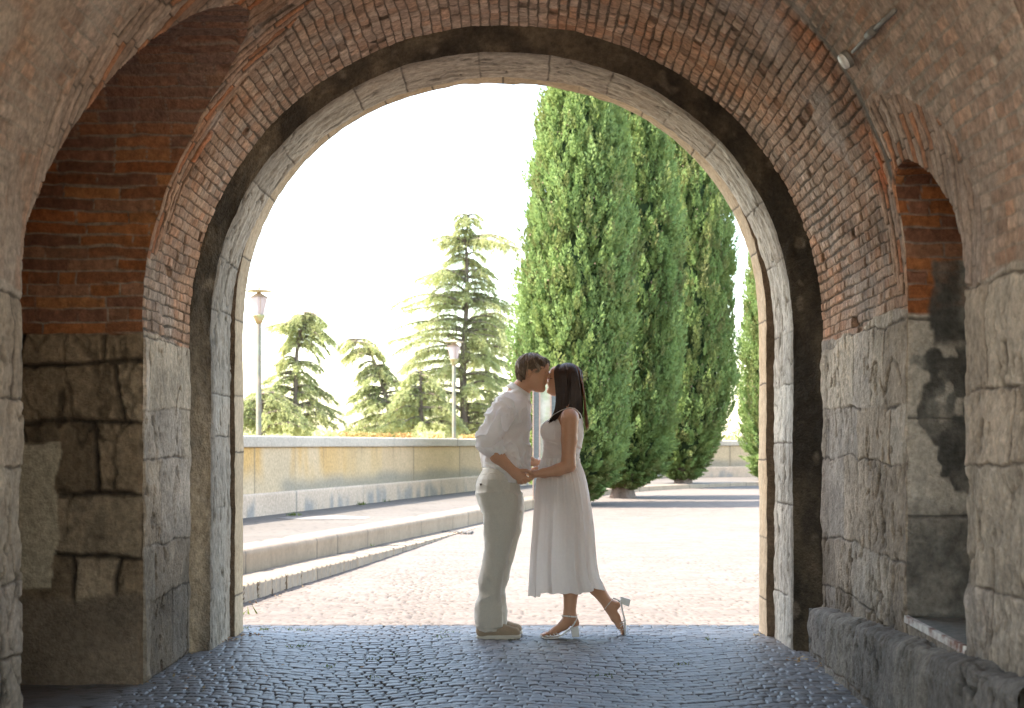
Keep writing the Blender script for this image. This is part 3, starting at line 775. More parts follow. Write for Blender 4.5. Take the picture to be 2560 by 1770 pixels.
M_CYP = [leafmat('cypress_leaf', (.255, .35, .125), (.20, .29, .10), .45, 3),
         leafmat('cypress_leaf_dark', (.22, .295, .092), (.20, .215, .085), .42, 3)]
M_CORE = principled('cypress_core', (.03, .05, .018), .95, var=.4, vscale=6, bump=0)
M_CONE = principled('cypress_cone', (.34, .24, .17), .8, bump=0)
M_BARK = principled('bark', (.17, .125, .10), .95, var=.4, vscale=12, bump=.8, bdist=.02, bscale=25)

def cypress(label, xc, D, z0, rows, seed, trunk_r, dens=1.0, dark=0, lean=0):
    """rows: (py, left px, right px) outline in the photo at distance D"""
    g = np.random.default_rng(seed)
    x0 = (xc - CX) / F * D
    root = empty('cypress_tree', label, 'tree', 'tall cypress trees on the plaza', (x0, D, z0))
    rows = np.array(rows, float)
    zz = CH + (HY - rows[:, 0]) / F * D; xl = (rows[:, 1] - CX) / F * D; xr = (rows[:, 2] - CX) / F * D
    o = np.argsort(zz); zz, xl, xr = zz[o], xl[o], xr[o]
    def at(z): l = np.interp(z, zz, xl); r = np.interp(z, zz, xr); return (l + r) / 2, (r - l) / 2
    # inner core so that no sky shows through the middle
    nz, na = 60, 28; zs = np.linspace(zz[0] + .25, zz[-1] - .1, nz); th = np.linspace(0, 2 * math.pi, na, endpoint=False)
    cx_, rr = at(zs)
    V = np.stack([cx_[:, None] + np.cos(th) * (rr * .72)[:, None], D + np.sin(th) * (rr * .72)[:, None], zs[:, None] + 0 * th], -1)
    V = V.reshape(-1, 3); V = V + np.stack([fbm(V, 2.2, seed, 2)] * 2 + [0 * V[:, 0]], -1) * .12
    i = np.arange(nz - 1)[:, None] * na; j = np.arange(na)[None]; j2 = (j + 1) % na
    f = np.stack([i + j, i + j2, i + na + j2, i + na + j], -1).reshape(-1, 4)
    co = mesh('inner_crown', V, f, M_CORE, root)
    # plumes: upright pointed sprays, each a bundle of small scale-leaf shoots
    H = zz[-1] - zz[0]; n = int(760 * H * dens * np.mean(rr))
    z = zz[0] + g.random(n) ** 1.0 * H; th = g.random(n) * 2 * math.pi
    cx_, rr = at(z)
    lump = 1 + .10 * vn(np.stack([np.cos(th) * 2, np.sin(th) * 2, z * 1.1], -1), 1.0, seed + 3)
    depth = 1 + .07 - .40 * g.random(n) ** 1.15 + .09 * (g.random(n) < .05)
    rad = rr * depth * lump
    base = np.stack([cx_ + np.cos(th) * rad, D + np.sin(th) * rad, z - .06], -1)
    outw = np.stack([np.cos(th), np.sin(th), 0 * th], -1)
    low = sst(zz[0] + 1.3, zz[0] + .2, z)
    size = (.16 + .26 * g.random(n) ** 1.6) * (1 - .35 * low)
    dirn = unit(outw * (.16 + .26 * g.random(n) + 1.2 * low)[:, None] + np.array([0, 0, 1.]) * (1 - .6 * low)[:, None] + g.normal(0, .12, (n, 3)))
    k = 52
    t = np.tile(np.linspace(.02, 1, k), (n, 1)) + g.normal(0, .03, (n, k))
    wid = .27 * np.sin(np.clip(t * .92 + .12, 0, 1) * math.pi) ** .8 * (1 - .25 * t)
    ph = g.random((n, k)) * 2 * math.pi
    a = unit(np.cross(dirn, [0, 1., .01])); b = np.cross(dirn, a)
    rdir = np.cos(ph)[..., None] * a[:, None] + np.sin(ph)[..., None] * b[:, None]
    C = base[:, None] + dirn[:, None] * (t * size[:, None] * 1.25)[..., None] + rdir * (wid * size[:, None])[..., None]
    ax = unit(dirn[:, None] * 1.0 + rdir * .55 + g.normal(0, .25, (n, k, 3)))
    bx = unit(np.cross(ax, rdir + g.normal(0, .35, (n, k, 3))))
    ls = (.024 + .02 * g.random((n, k)))[..., None]
    V, f = quads(C.reshape(-1, 3), (ax * ls).reshape(-1, 3), (bx * ls * .52).reshape(-1, 3))
    sel = (g.random(n) < (.35 + .3 * dark)); selq = np.repeat(sel, k)
    for nm, mk, mm in (('crown', ~selq, M_CYP[0]), ('crown', selq, M_CYP[1])):
        q = f[mk]; Vv = V[q.ravel()]
        if nm == 'crown' and mm is M_CYP[0]: allV, allF, mi = [Vv], [np.arange(len(Vv)).reshape(-1, 4)], [np.zeros(len(q), np.int32)]
        else:
            allF.append(np.arange(len(Vv)).reshape(-1, 4) + len(allV[0])); allV.append(Vv); mi.append(np.ones(len(q), np.int32))
    cr = mesh('crown', np.concatenate(allV), np.concatenate(allF), M_CYP[0], root, False)
    cr.data.materials.append(M_CYP[1]); cr.data.polygons.foreach_set('material_index', np.concatenate(mi))
    # little round cones
    nc = int(28 * H); z = zz[0] + .8 + g.random(nc) * (H - 1.2); th = -math.pi * g.random(nc); cx_, rr = at(z)
    C = np.stack([cx_ + np.cos(th) * rr * 1.0, D + np.sin(th) * rr * 1.0, z], -1)
    oc = np.array([(1, 0, 0), (0, 1, 0), (-1, 0, 0), (0, -1, 0), (0, 0, 1), (0, 0, -1)], float)
    of = np.array([(0, 1, 4), (1, 2, 4), (2, 3, 4), (3, 0, 4), (1, 0, 5), (2, 1, 5), (3, 2, 5), (0, 3, 5)])
    V = (C[:, None] + oc[None] * (.012 + .006 * g.random((nc, 1, 1)))).reshape(-1, 3); f = (of[None] + (np.arange(nc) * 6)[:, None, None]).reshape(-1, 3)
    s_ = tag(mesh('cones', V, f, M_CONE, root), None, kind='stuff')
    # fluted trunk
    n_ = 24; zt = np.linspace(z0 - .06, zz[0] + .7, 12); th = np.linspace(0, 2 * math.pi, n_, endpoint=False)
    rt = trunk_r * (1 + .35 * np.exp(-(zt - z0) / .12))[:, None] * (1 + .13 * np.cos(th * 5 + seed) + .06 * np.cos(th * 9))
    V = np.stack([x0 + np.cos(th) * rt, D + np.sin(th) * rt, zt[:, None] + 0 * rt], -1).reshape(-1, 3)
    i = np.arange(11)[:, None] * n_; j = np.arange(n_)[None]; j2 = (j + 1) % n_
    mesh('trunk', V, np.stack([i + j, i + j2, i + n_ + j2, i + n_ + j], -1).reshape(-1, 4), M_BARK, root)
    return root

cypress('tallest and widest cypress, directly behind the woman', 1432, 23.5, .22,
        [(60, 1402, 1440), (140, 1396, 1475), (230, 1388, 1515), (330, 1360, 1543), (450, 1341, 1560), (600, 1322, 1572), (760, 1308, 1572), (900, 1298, 1568), (1010, 1300, 1560), (1090, 1312, 1548), (1160, 1330, 1525), (1212, 1362, 1495), (1242, 1395, 1470)], 11, .16, 1.0)
cypress('middle cypress with a fluted bare trunk, between the tallest and the darker third', 1556, 26.0, .235,
        [(120, 1520, 1560), (220, 1500, 1610), (330, 1490, 1655), (470, 1480, 1678), (620, 1470, 1690), (800, 1465, 1695), (950, 1465, 1692), (1050, 1470, 1675), (1115, 1482, 1655), (1160, 1500, 1636), (1195, 1518, 1612), (1212, 1540, 1580)], 12, .165, 1.0, .3)
cypress('third cypress, its pointed foot and bare trunk standing in front of the far parapet', 1706, 31.3, .26,
        [(250, 1650, 1690), (330, 1630, 1740), (430, 1615, 1795), (520, 1600, 1818), (650, 1595, 1824), (800, 1595, 1824), (950, 1600, 1822), (1035, 1606, 1812), (1092, 1618, 1792), (1138, 1638, 1762), (1170, 1662, 1742), (1190, 1690, 1722)], 13, .165, .95, .5)
cypress('slim pale cypress at the far right, half hidden by the arch', 1932, 34.6, .34,
        [(560, 1925, 1945), (650, 1885, 1965), (760, 1870, 1990), (900, 1862, 2005), (1000, 1858, 2008), (1080, 1866, 2002), (1130, 1880, 1985), (1170, 1895, 1965), (1190, 1912, 1950)], 14, .13, .9)

M_CED = leafmat('cedar_needles', (.46, .47, .22), (.33, .37, .17), .5, .9)
M_CBARK = principled('cedar_bark', (.14, .11, .09), .95, var=.3, vscale=6, bump=0)
def cedar(label, D, trunk, tiers, seed, group='drooping cedars beyond the parapet', zbase=-2.4, dens=1.15):
    """trunk: photo points from foot to tip; tiers: (py at trunk, reach px left, reach px right, droop px)"""
    g = np.random.default_rng(seed)
    tr = np.array([pt(x, y, D) for x, y in trunk]); tr = np.r_[[[tr[0][0], D, zbase]], tr]
    root = empty('cedar_tree', label, 'tree', group, tuple(tr[0]))
    path, s = resample(tr, .25); path[:, 0] += .05 * np.sin(path[:, 2] * 1.3)
    rad = np.interp(path[:, 2], [zbase, path[-1, 2]], [.20, .03]); tb = MB(); tb.tube(path, rad, 8)
    bb = MB(); CC = []; AA = []; BB = []
    ppm = F / D
    for (py, rl, rr, dr) in tiers:
        z = CH + (HY - py) / ppm; xc = np.interp(z, path[:, 2], path[:, 0])
        for az in np.r_[g.uniform(0, 2 * math.pi, 3), [0.1, math.pi - .1, .5, math.pi + .45, -.6, math.pi + .8]]:
            wx = math.cos(az); reach = (rr if wx > 0 else rl) / ppm
            reach *= g.uniform(.72, 1.05) if abs(wx) > .5 else g.uniform(.6, 1.)
            if reach < .15: continue
            n = 10; t = np.linspace(0, 1, n)
            rise = g.uniform(.02, .20) * reach
            drop = dr / ppm * g.uniform(.7, 1.2)
            dz = rise * np.sin(t * math.pi * .8) - drop * t ** 2.2
            dirv = np.array([wx, math.sin(az) * .8, 0])
            bp = np.array([xc, D, z + g.normal(0, .08)]) + dirv[None] * (t * reach)[:, None] + np.c_[np.zeros(n), np.zeros(n), dz]
            bb.tube(bp, np.linspace(.035, .008, n) * (1 + reach * .25), 4)
            # side twigs arching out and hanging, needles along each
            m = int(30 * reach * dens) + 7; tt_ = g.random(m) ** .8
            bx_ = np.stack([np.interp(tt_, t, bp[:, k]) for k in range(3)], -1)
            side = np.array([-dirv[1], dirv[0], 0.]); sg = g.choice([-1, 1], m)[:, None]
            td = unit(dirv * g.uniform(.25, 1.1, (m, 1)) + side * sg * g.uniform(.2, 1.1, (m, 1)) + np.array([0, 0, -1.]) * g.uniform(-.1, .9, (m, 1)))
            tl = g.uniform(.12, .52, (m, 1, 1)) * (1.15 - .6 * tt_)[:, None, None] * min(1.2, .4 + reach * .5)
            kk = 15; u_ = np.linspace(.0, 1, kk)[None, :, None]
            C = bx_[:, None] + td[:, None] * tl * u_ + np.array([0, 0, -1.]) * (tl * .55 * u_ ** 2) + g.normal(0, .018, (m, kk, 3))
            A = unit(td[:, None] + g.normal(0, .55, (m, kk, 3)) + np.array([0, 0, -.5]) * u_); B = unit(np.cross(A, g.normal(0, 1, (m, kk, 3))))
            l_ = g.uniform(.030, .062, (m, kk, 1))
            CC.append(C.reshape(-1, 3)); AA.append((A * l_).reshape(-1, 3)); BB.append((B * l_ * .24).reshape(-1, 3))
    V, f = quads(np.concatenate(CC), np.concatenate(AA), np.concatenate(BB))
    mesh('crown', V, f, M_CED, root, False)
    tb.build('trunk', M_CBARK, root); bb.build('branches', M_CBARK, root)['kind'] = 'stuff'
    return root
cedar('tall broad cedar rising behind the second lamp, the highest of the cedars', 44, [(1158, 1090), (1162, 900), (1164, 700), (1166, 600), (1176, 540)],
      [(548, 45, 42, 20), (580, 40, 25, 30), (604, 92, 60, 12), (615, 55, 148, 22), (650, 75, 60, 35), (680, 100, 85, 28), (705, 165, 75, 18), (740, 120, 95, 25), (765, 188, 130, 18), (800, 150, 120, 30), (832, 190, 140, 26), (868, 180, 100, 30), (900, 185, 110, 26), (940, 175, 120, 28), (980, 160, 130, 20), (1020, 170, 120, 20), (1055, 180, 130, 16), (1085, 160, 120, 10)], 21)
cedar('darker cedar stem close behind the tall cedar, near the man', 46, [(1232, 1090), (1224, 950), (1214, 840), (1210, 770)],
      [(790, 40, 75, 25), (820, 45, 85, 25), (860, 60, 85, 25), (905, 60, 75, 25), (955, 70, 80, 25), (1010, 80, 70, 20), (1060, 80, 60, 16)], 22, dens=.9)
cedar('flat-topped cedar behind the parapet, just right of the near lamp', 40, [(736, 1090), (742, 960), (748, 850), (762, 790)],
      [(796, 62, 70, 30), (806, 105, 50, 18), (826, 40, 90, 40), (860, 45, 75, 40), (905, 60, 75, 30), (940, 90, 60, 30), (975, 140, 95, 30), (1010, 150, 120, 30), (1045, 150, 130, 25), (1080, 140, 120, 12)], 23)
cedar('small leaning cedar between the flat-topped one and the tall one', 42, [(985, 1090), (968, 1000), (950, 930), (925, 870), (890, 850)],
      [(852, 45, 60, 22), (880, 70, 40, 28), (915, 60, 38, 28), (940, 80, 50, 28), (975, 90, 90, 28), (1010, 110, 100, 24), (1045, 130, 110, 20), (1080, 130, 110, 10)], 24)

cedar('low bushy cedar spreading beside the foot of the nearer lamp pole', 37, [(655, 1090), (655, 1040), (650, 985)],
      [(992, 50, 70, 30), (1012, 80, 100, 26), (1040, 90, 120, 22), (1070, 100, 130, 12)], 25)
cedar('low dense cedar in front of the tall one, left of the second lamp', 41, [(1050, 1090), (1052, 1010), (1056, 930)],
      [(940, 45, 45, 26), (965, 80, 70, 26), (995, 100, 90, 24), (1030, 120, 110, 22), (1068, 130, 120, 12)], 26)
# low brown-tipped shrubbery showing over the coping
def scrub(name, label, pts, D, n, seed, mat, size=.07, spread=(.3, .3, .12), kind='stuff', cat=None):
    g = np.random.default_rng(seed); C = []
    for (x, y, w, h) in pts:
        c = pt(x, y, D); m = int(n * w / 60) + 4
        C.append(np.c_[c[0] + g.uniform(-.5, .5, m) * w / F * D, c[1] + g.normal(0, spread[1], m), c[2] - g.random(m) ** 1.5 * h / F * D])
    C = np.concatenate(C); A = unit(g.normal(0, 1, C.shape) + [0, 0, .7]); B = unit(np.cross(A, g.normal(0, 1, C.shape))); l = g.uniform(.5, 1.2, (len(C), 1)) * size
    V, f = quads(C, A * l, B * l * .35)
    return tag(mesh(name, V, f, mat, None, False), label, cat, kind=kind)
M_DRY = leafmat('dry_foliage', (.42, .26, .10), (.30, .25, .09), .3, 2)
M_YEL = leafmat('yellow_foliage', (.36, .33, .09), (.42, .28, .10), .3, 2)
scrub('dry_hedge', 'clipped hedge with brown and yellow dry tips along the top of the parapet', [(885, 1083, 60, 16), (950, 1085, 50, 14), (1010, 1085, 36, 10), (1180, 1089, 60, 10), (1090, 1089, 30, 8)], 33, 260, 31, M_DRY, .07)
scrub('low_shrub', 'green yellow shrubs massed behind the parapet', [(x, 1084 + 5 * math.sin(x), 60, 30) for x in (600, 700, 815, 905, 1080, 1215)], 36, 260, 32, M_CED, .09, (.3, .6, .2))
sh = scrub('young_shrub', 'small yellow green shrub peeking over the far parapet at right', [(1830, 1078, 18, 26), (1812, 1090, 30, 16), (1846, 1094, 20, 12)], 41, 120, 33, M_YEL, .07, kind=None, cat='shrub')
# sprig growing from the arch stones
sp = scrub('wall_sprig', 'small green sprig rooted in the stones at the right haunch of the arch', [(1832, 566, 12, 14), (1828, 578, 12, 14)], 9.12, 90, 34, M_CYP[0], .010, (.02, .02, .02), kind=None, cat='plant')

# weeds, fallen leaves and litter at the edges
M_WEED = leafmat('weed_green', (.10, .16, .035), (.16, .19, .05), .25, 8)
def tufts(name, label, spots, mat, seed, n=26, hgt=.035, w=.004, sp_=.03):
    g = np.random.default_rng(seed); V = []; f = []; k = 0
    for (x, y, z) in spots:
        for _ in range(n):
            b = np.array([x, y, z]) + np.r_[g.normal(0, sp_, 2), 0]; d = unit(np.r_[g.normal(0, .5, 2), 1.]); h_ = hgt * g.uniform(.4, 1.2)
            s_ = unit(np.cross(d, g.normal(0, 1, 3))) * w
            V += [b - s_, b + s_, b + d * h_ + np.r_[g.normal(0, .3, 2), 0] * h_]; f.append((k, k + 1, k + 2)); k += 3
    return tag(mesh(name, np.array(V), np.array(f), mat, None, False), label, kind='stuff')
def gp(x, y, z=0.0): D = F * (CH - z) / (y - HY); return ((x - CX) / F * D, D, z)
spots = [gp(615, 1572), gp(655, 1574), gp(668, 1575), gp(722, 1573), gp(752, 1576), gp(768, 1577), gp(735, 1618), gp(752, 1616), gp(1100, 1594), gp(1110, 1592), gp(1120, 1583), gp(935, 1650), gp(945, 1694), gp(1052, 1700), gp(1775, 1600), gp(1505, 1690), gp(1290, 1600), gp(1700, 1662), gp(820, 1668), gp(985, 1640)]
tufts('weed', 'tiny green weeds in the cobble joints', [(a, b, .0) for a, b, c in spots], M_WEED, 41, 14, .022, .003, .025)
w2 = [gp(730, 1289, TZ), gp(735, 1289, TZ), gp(903, 1262, TZ), gp(905, 1262, TZ), gp(958, 1254, TZ)]
tufts('terrace_weed', 'small weeds at the foot of the parapet', w2, M_WEED, 42, 16, .06, .008, .04)
w3 = [gp(908, 1363, .16), gp(905, 1365, .16), gp(1192, 1285, .19), (-1.98, 9.9, .0), (-1.96, 10.0, .0), gp(1090, 1322, .16), gp(1040, 1330, .16)]
tufts('kerb_weed', 'pale weeds and dry grass along the kerbs', w3, M_WEED, 43, 34, .07, .008, .05)
M_DL = principled('fallen_leaf', (.30, .16, .07), .8, bump=0, tint2=(.42, .33, .18), t2scale=9)
g = np.random.default_rng(44); C = []
for (x, y, s_, n_) in [(560, 1600, .05, 50), (455, 1632, .05, 60), (620, 1588, .05, 30), (2010, 1650, .06, 40), (1905, 1588, .03, 20), (2060, 1668, .05, 30), (470, 1700, .25, 50), (560, 1690, .3, 25), (660, 1500, .08, 10), (740, 1465, .08, 8), (700, 1485, .1, 10), (800, 1430, .1, 12), (640, 1515, .08, 10), (2120, 1720, .1, 20), (870, 1395, .15, 14), (1000, 1355, .2, 14)]:
    a, b, c = gp(x, y); 
    for _ in range(n_): xx, yy = a + g.normal(0, s_), b + g.normal(0, s_); C.append((xx, yy, float(ground_z(np.array([yy]))[0]) + .006))
C = np.array(C); A = unit(np.c_[g.normal(0, 1, (len(C), 2)), g.normal(0, .25, len(C))]); B = unit(np.cross(A, [0, 0, 1.] + g.normal(0, .3, C.shape))); l = g.uniform(.006, .017, (len(C), 1))
V, f = quads(C, A * l, B * l * .6)
tag(mesh('fallen_leaves', V, f, M_DL, None, False), 'dry brown fallen leaves and litter gathered at the wall feet', kind='stuff')

# ================================================================== STREET LAMPS
M_POLE = principled('weathered_pole', (.22, .185, .145), .75, var=.3, vscale=5, bump=.3, tint2=(.15, .17, .135), t2scale=3)
M_COPPER = principled('aged_brass', (.36, .38, .22), .5, metal=.4, tint2=(.35, .24, .14), t2scale=9)
M_LGLASS = principled('milky_glass', (.62, .55, .57), .35, var=.05, bump=0, transl=.5, spec=.5)
M_HOOD = principled('lamp_hood', (.55, .48, .38), .6)
def lathe(prof, c, k=24):
    prof = np.array(prof, float); th = np.linspace(0, 2 * math.pi, k, endpoint=False)
    V = np.stack([c[0] + prof[:, 0][:, None] * np.cos(th), c[1] + prof[:, 0][:, None] * np.sin(th), c[2] + prof[:, 1][:, None] + 0 * th], -1).reshape(-1, 3)
    i = np.arange(len(prof) - 1)[:, None] * k; j = np.arange(k)[None]; j2 = (j + 1) % k
    f = np.stack([i + j, i + j2, i + k + j2, i + k + j], -1).reshape(-1, 4)
    return V, f
def street_lamp(label, x, y_disc, D):
    c = pt(x, y_disc, D); zt_ = c[2]
    r = empty('street_lamp', label, 'street lamp', 'lamp posts behind the parapet', (c[0], D, -2.4))
    V, f = lathe([(.055, -2.4 - zt_), (.050, -1.5 - zt_), (.046, -.62), (.04, -.6), (.0, -.6)], c); mesh('pole', V, f, M_POLE, r)
    V, f = lathe([(.0, -.62), (.05, -.61), (.075, -.555), (.115, -.475), (.125, -.455), (.118, -.45), (.0, -.45)], c); mesh('lantern_cup', V, f, M_COPPER, r)
    V, f = lathe([(.095, -.45), (.16, -.13), (.155, -.125), (.0, -.05)], c, 8); mesh('lantern_glass', V, f, M_LGLASS, r, False)
    V, f = lathe([(.0, .0), (.10, .004), (.24, -.012), (.245, -.022), (.10, -.008), (.0, -.01)], c, 32); mesh('hood', V, f, M_HOOD, r)
    V, f = lathe([(.03, -.0), (.034, .03), (.022, .055), (.0, .06)], c, 12); mesh('finial', V, f, M_CONE, r)
    V, f = lathe([(.165, -.14), (.02, -.045), (.015, -.035), (.17, -.13)], c, 8); mesh('lantern_cap', V, f, M_CONE, r, False)
    for k in range(4):
        a = k * math.pi / 2 + .35; p = [(c[0] + math.cos(a) * .122, D + math.sin(a) * .122, zt_ - .46), (c[0] + math.cos(a) * .19, D + math.sin(a) * .19, zt_ - .012)]
        m_ = MB(); m_.tube(p, .0055, 5); m_.build('rod', M_CONE, r)
    return r
street_lamp('nearer street lamp at the left, its hood touching the arch edge', 647, 725, 25.6)
street_lamp('farther street lamp, standing in front of the tall cedar', 1135, 853, 36.5)

# ================================================================== NOTICE BOARD behind the couple
M_ALU = principled('board_post', (.13, .145, .14), .5, metal=.2, bump=.1)
M_EDGE = principled('board_edge', (.33, .24, .19), .6)
M_PANE = principled('board_pane', (.42, .42, .36), .15, bump=0, var=.3, vscale=6, spec=.7, tint2=(.30, .36, .24), t2scale=5)
Db = 22.5; a = pt(1341, 975, Db); zb = TZ
nb = empty('notice_board', 'tall glazed notice board on grey posts standing behind the couple', 'sign', loc=(a[0], Db, zb))
H_ = a[2] - zb + .2
for px_ in (1341, 1385):
    q = pt(px_, 1000, Db); m_ = MB(); m_.box((q[0], Db, zb + H_ / 2), .085, .08, H_); m_.build('post', M_ALU, nb, False)
for px_ in (1333, 1349, 1377):
    q = pt(px_, 1000, Db); m_ = MB(); m_.box((q[0], Db - .005, zb + H_ / 2), .02, .1, H_ - .02); m_.build('edge_trim', M_EDGE, nb, False)
q = pt(1363, 1000, Db); m_ = MB(); m_.box((q[0], Db, zb + .25 + (H_ - .3) / 2), .2, .03, H_ - .3); m_.build('pane', M_PANE, nb, False)

# ================================================================== LIGHT FITTING AND CONDUIT under the vault
def on_barrel(x, y, D0=6.1):
    """photo pixel -> point on the vault underside"""
    best = None
    for D in np.linspace(4.8, 8.1, 1200):
        p = pt(x, y, D); a_ = 1.82 if p[0] < AC else float(half(D, True)); e = (((p[0] - AC) / a_) ** 2 + ((max(p[2], 1.87) - 1.87) / 1.74) ** 2) - 1
        if best is None or abs(e) < best[0]: best = (abs(e), p)
    return best[1]
def bnorm(p): return unit(np.array([(AC - p[0]) / 1.8 ** 2, 0, (1.87 - p[2]) / 1.74 ** 2]))
M_WHITE = principled('white_enamel', (.78, .76, .72), .45, bump=0)
M_PIPE = principled('grey_conduit', (.20, .185, .165), .6)
p = on_barrel(2125, 143); nn = bnorm(p); p = p + nn * .03
fx = empty('vault_light', 'small round white light fitting high under the brick vault at right', 'light fitting', loc=tuple(p))
a_ = unit(np.cross(nn, [0, 1, 0])); b_ = np.array([0, 1., 0])
def disc(c, n, r, t, k=28):
    a = unit(np.cross(n, [0, 1., .01])); b = np.cross(n, a); th = np.linspace(0, 2 * math.pi, k, endpoint=False)
    ring = lambda rr, o: c + n * o + rr * (np.cos(th)[:, None] * a + np.sin(th)[:, None] * b)
    V = np.r_[ring(r * .9, t), ring(r, t * .5), ring(r, -t), [c + n * t * 1.1]]
    f = [(i, (i + 1) % k, k + (i + 1) % k, k + i) for i in range(k)] + [(k + i, k + (i + 1) % k, 2 * k + (i + 1) % k, 2 * k + i) for i in range(k)] + [(i, 3 * k, (i + 1) % k) for i in range(k)]
    return V, f
tilt = unit(nn + np.array([0, .02, 0])); V, f = disc(p, tilt, .034, .010); mesh('lens', V, f, M_WHITE, fx)
V, f = disc(p + nn * -.014, tilt, .038, .010); mesh('housing', V, f, M_PIPE, fx)
cd = empty('conduit', 'thin grey pipe with clip fixed under the vault beside the white light fitting', 'pipe', loc=tuple(p))
pa, pb_, pc_ = on_barrel(2143, 122), on_barrel(2185, 78), on_barrel(2248, 18)
for q in (pa, pb_, pc_): q += bnorm(q) * .022
m_ = MB(); m_.tube([pa, pb_ * .7 + pa * .3, pb_], .008, 8); m_.build('pipe', M_PIPE, cd)
m_ = MB(); m_.tube([pb_ * .95 + pa * .05, pc_ * .25 + pb_ * .75], .018, 8); m_.build('pipe_clip', M_PIPE, cd)
m_ = MB(); m_.tube([pc_ * .2 + pb_ * .8, pc_ * .6 + pb_ * .4, pc_], .011, 8); m_.build('pipe', M_PIPE, cd)
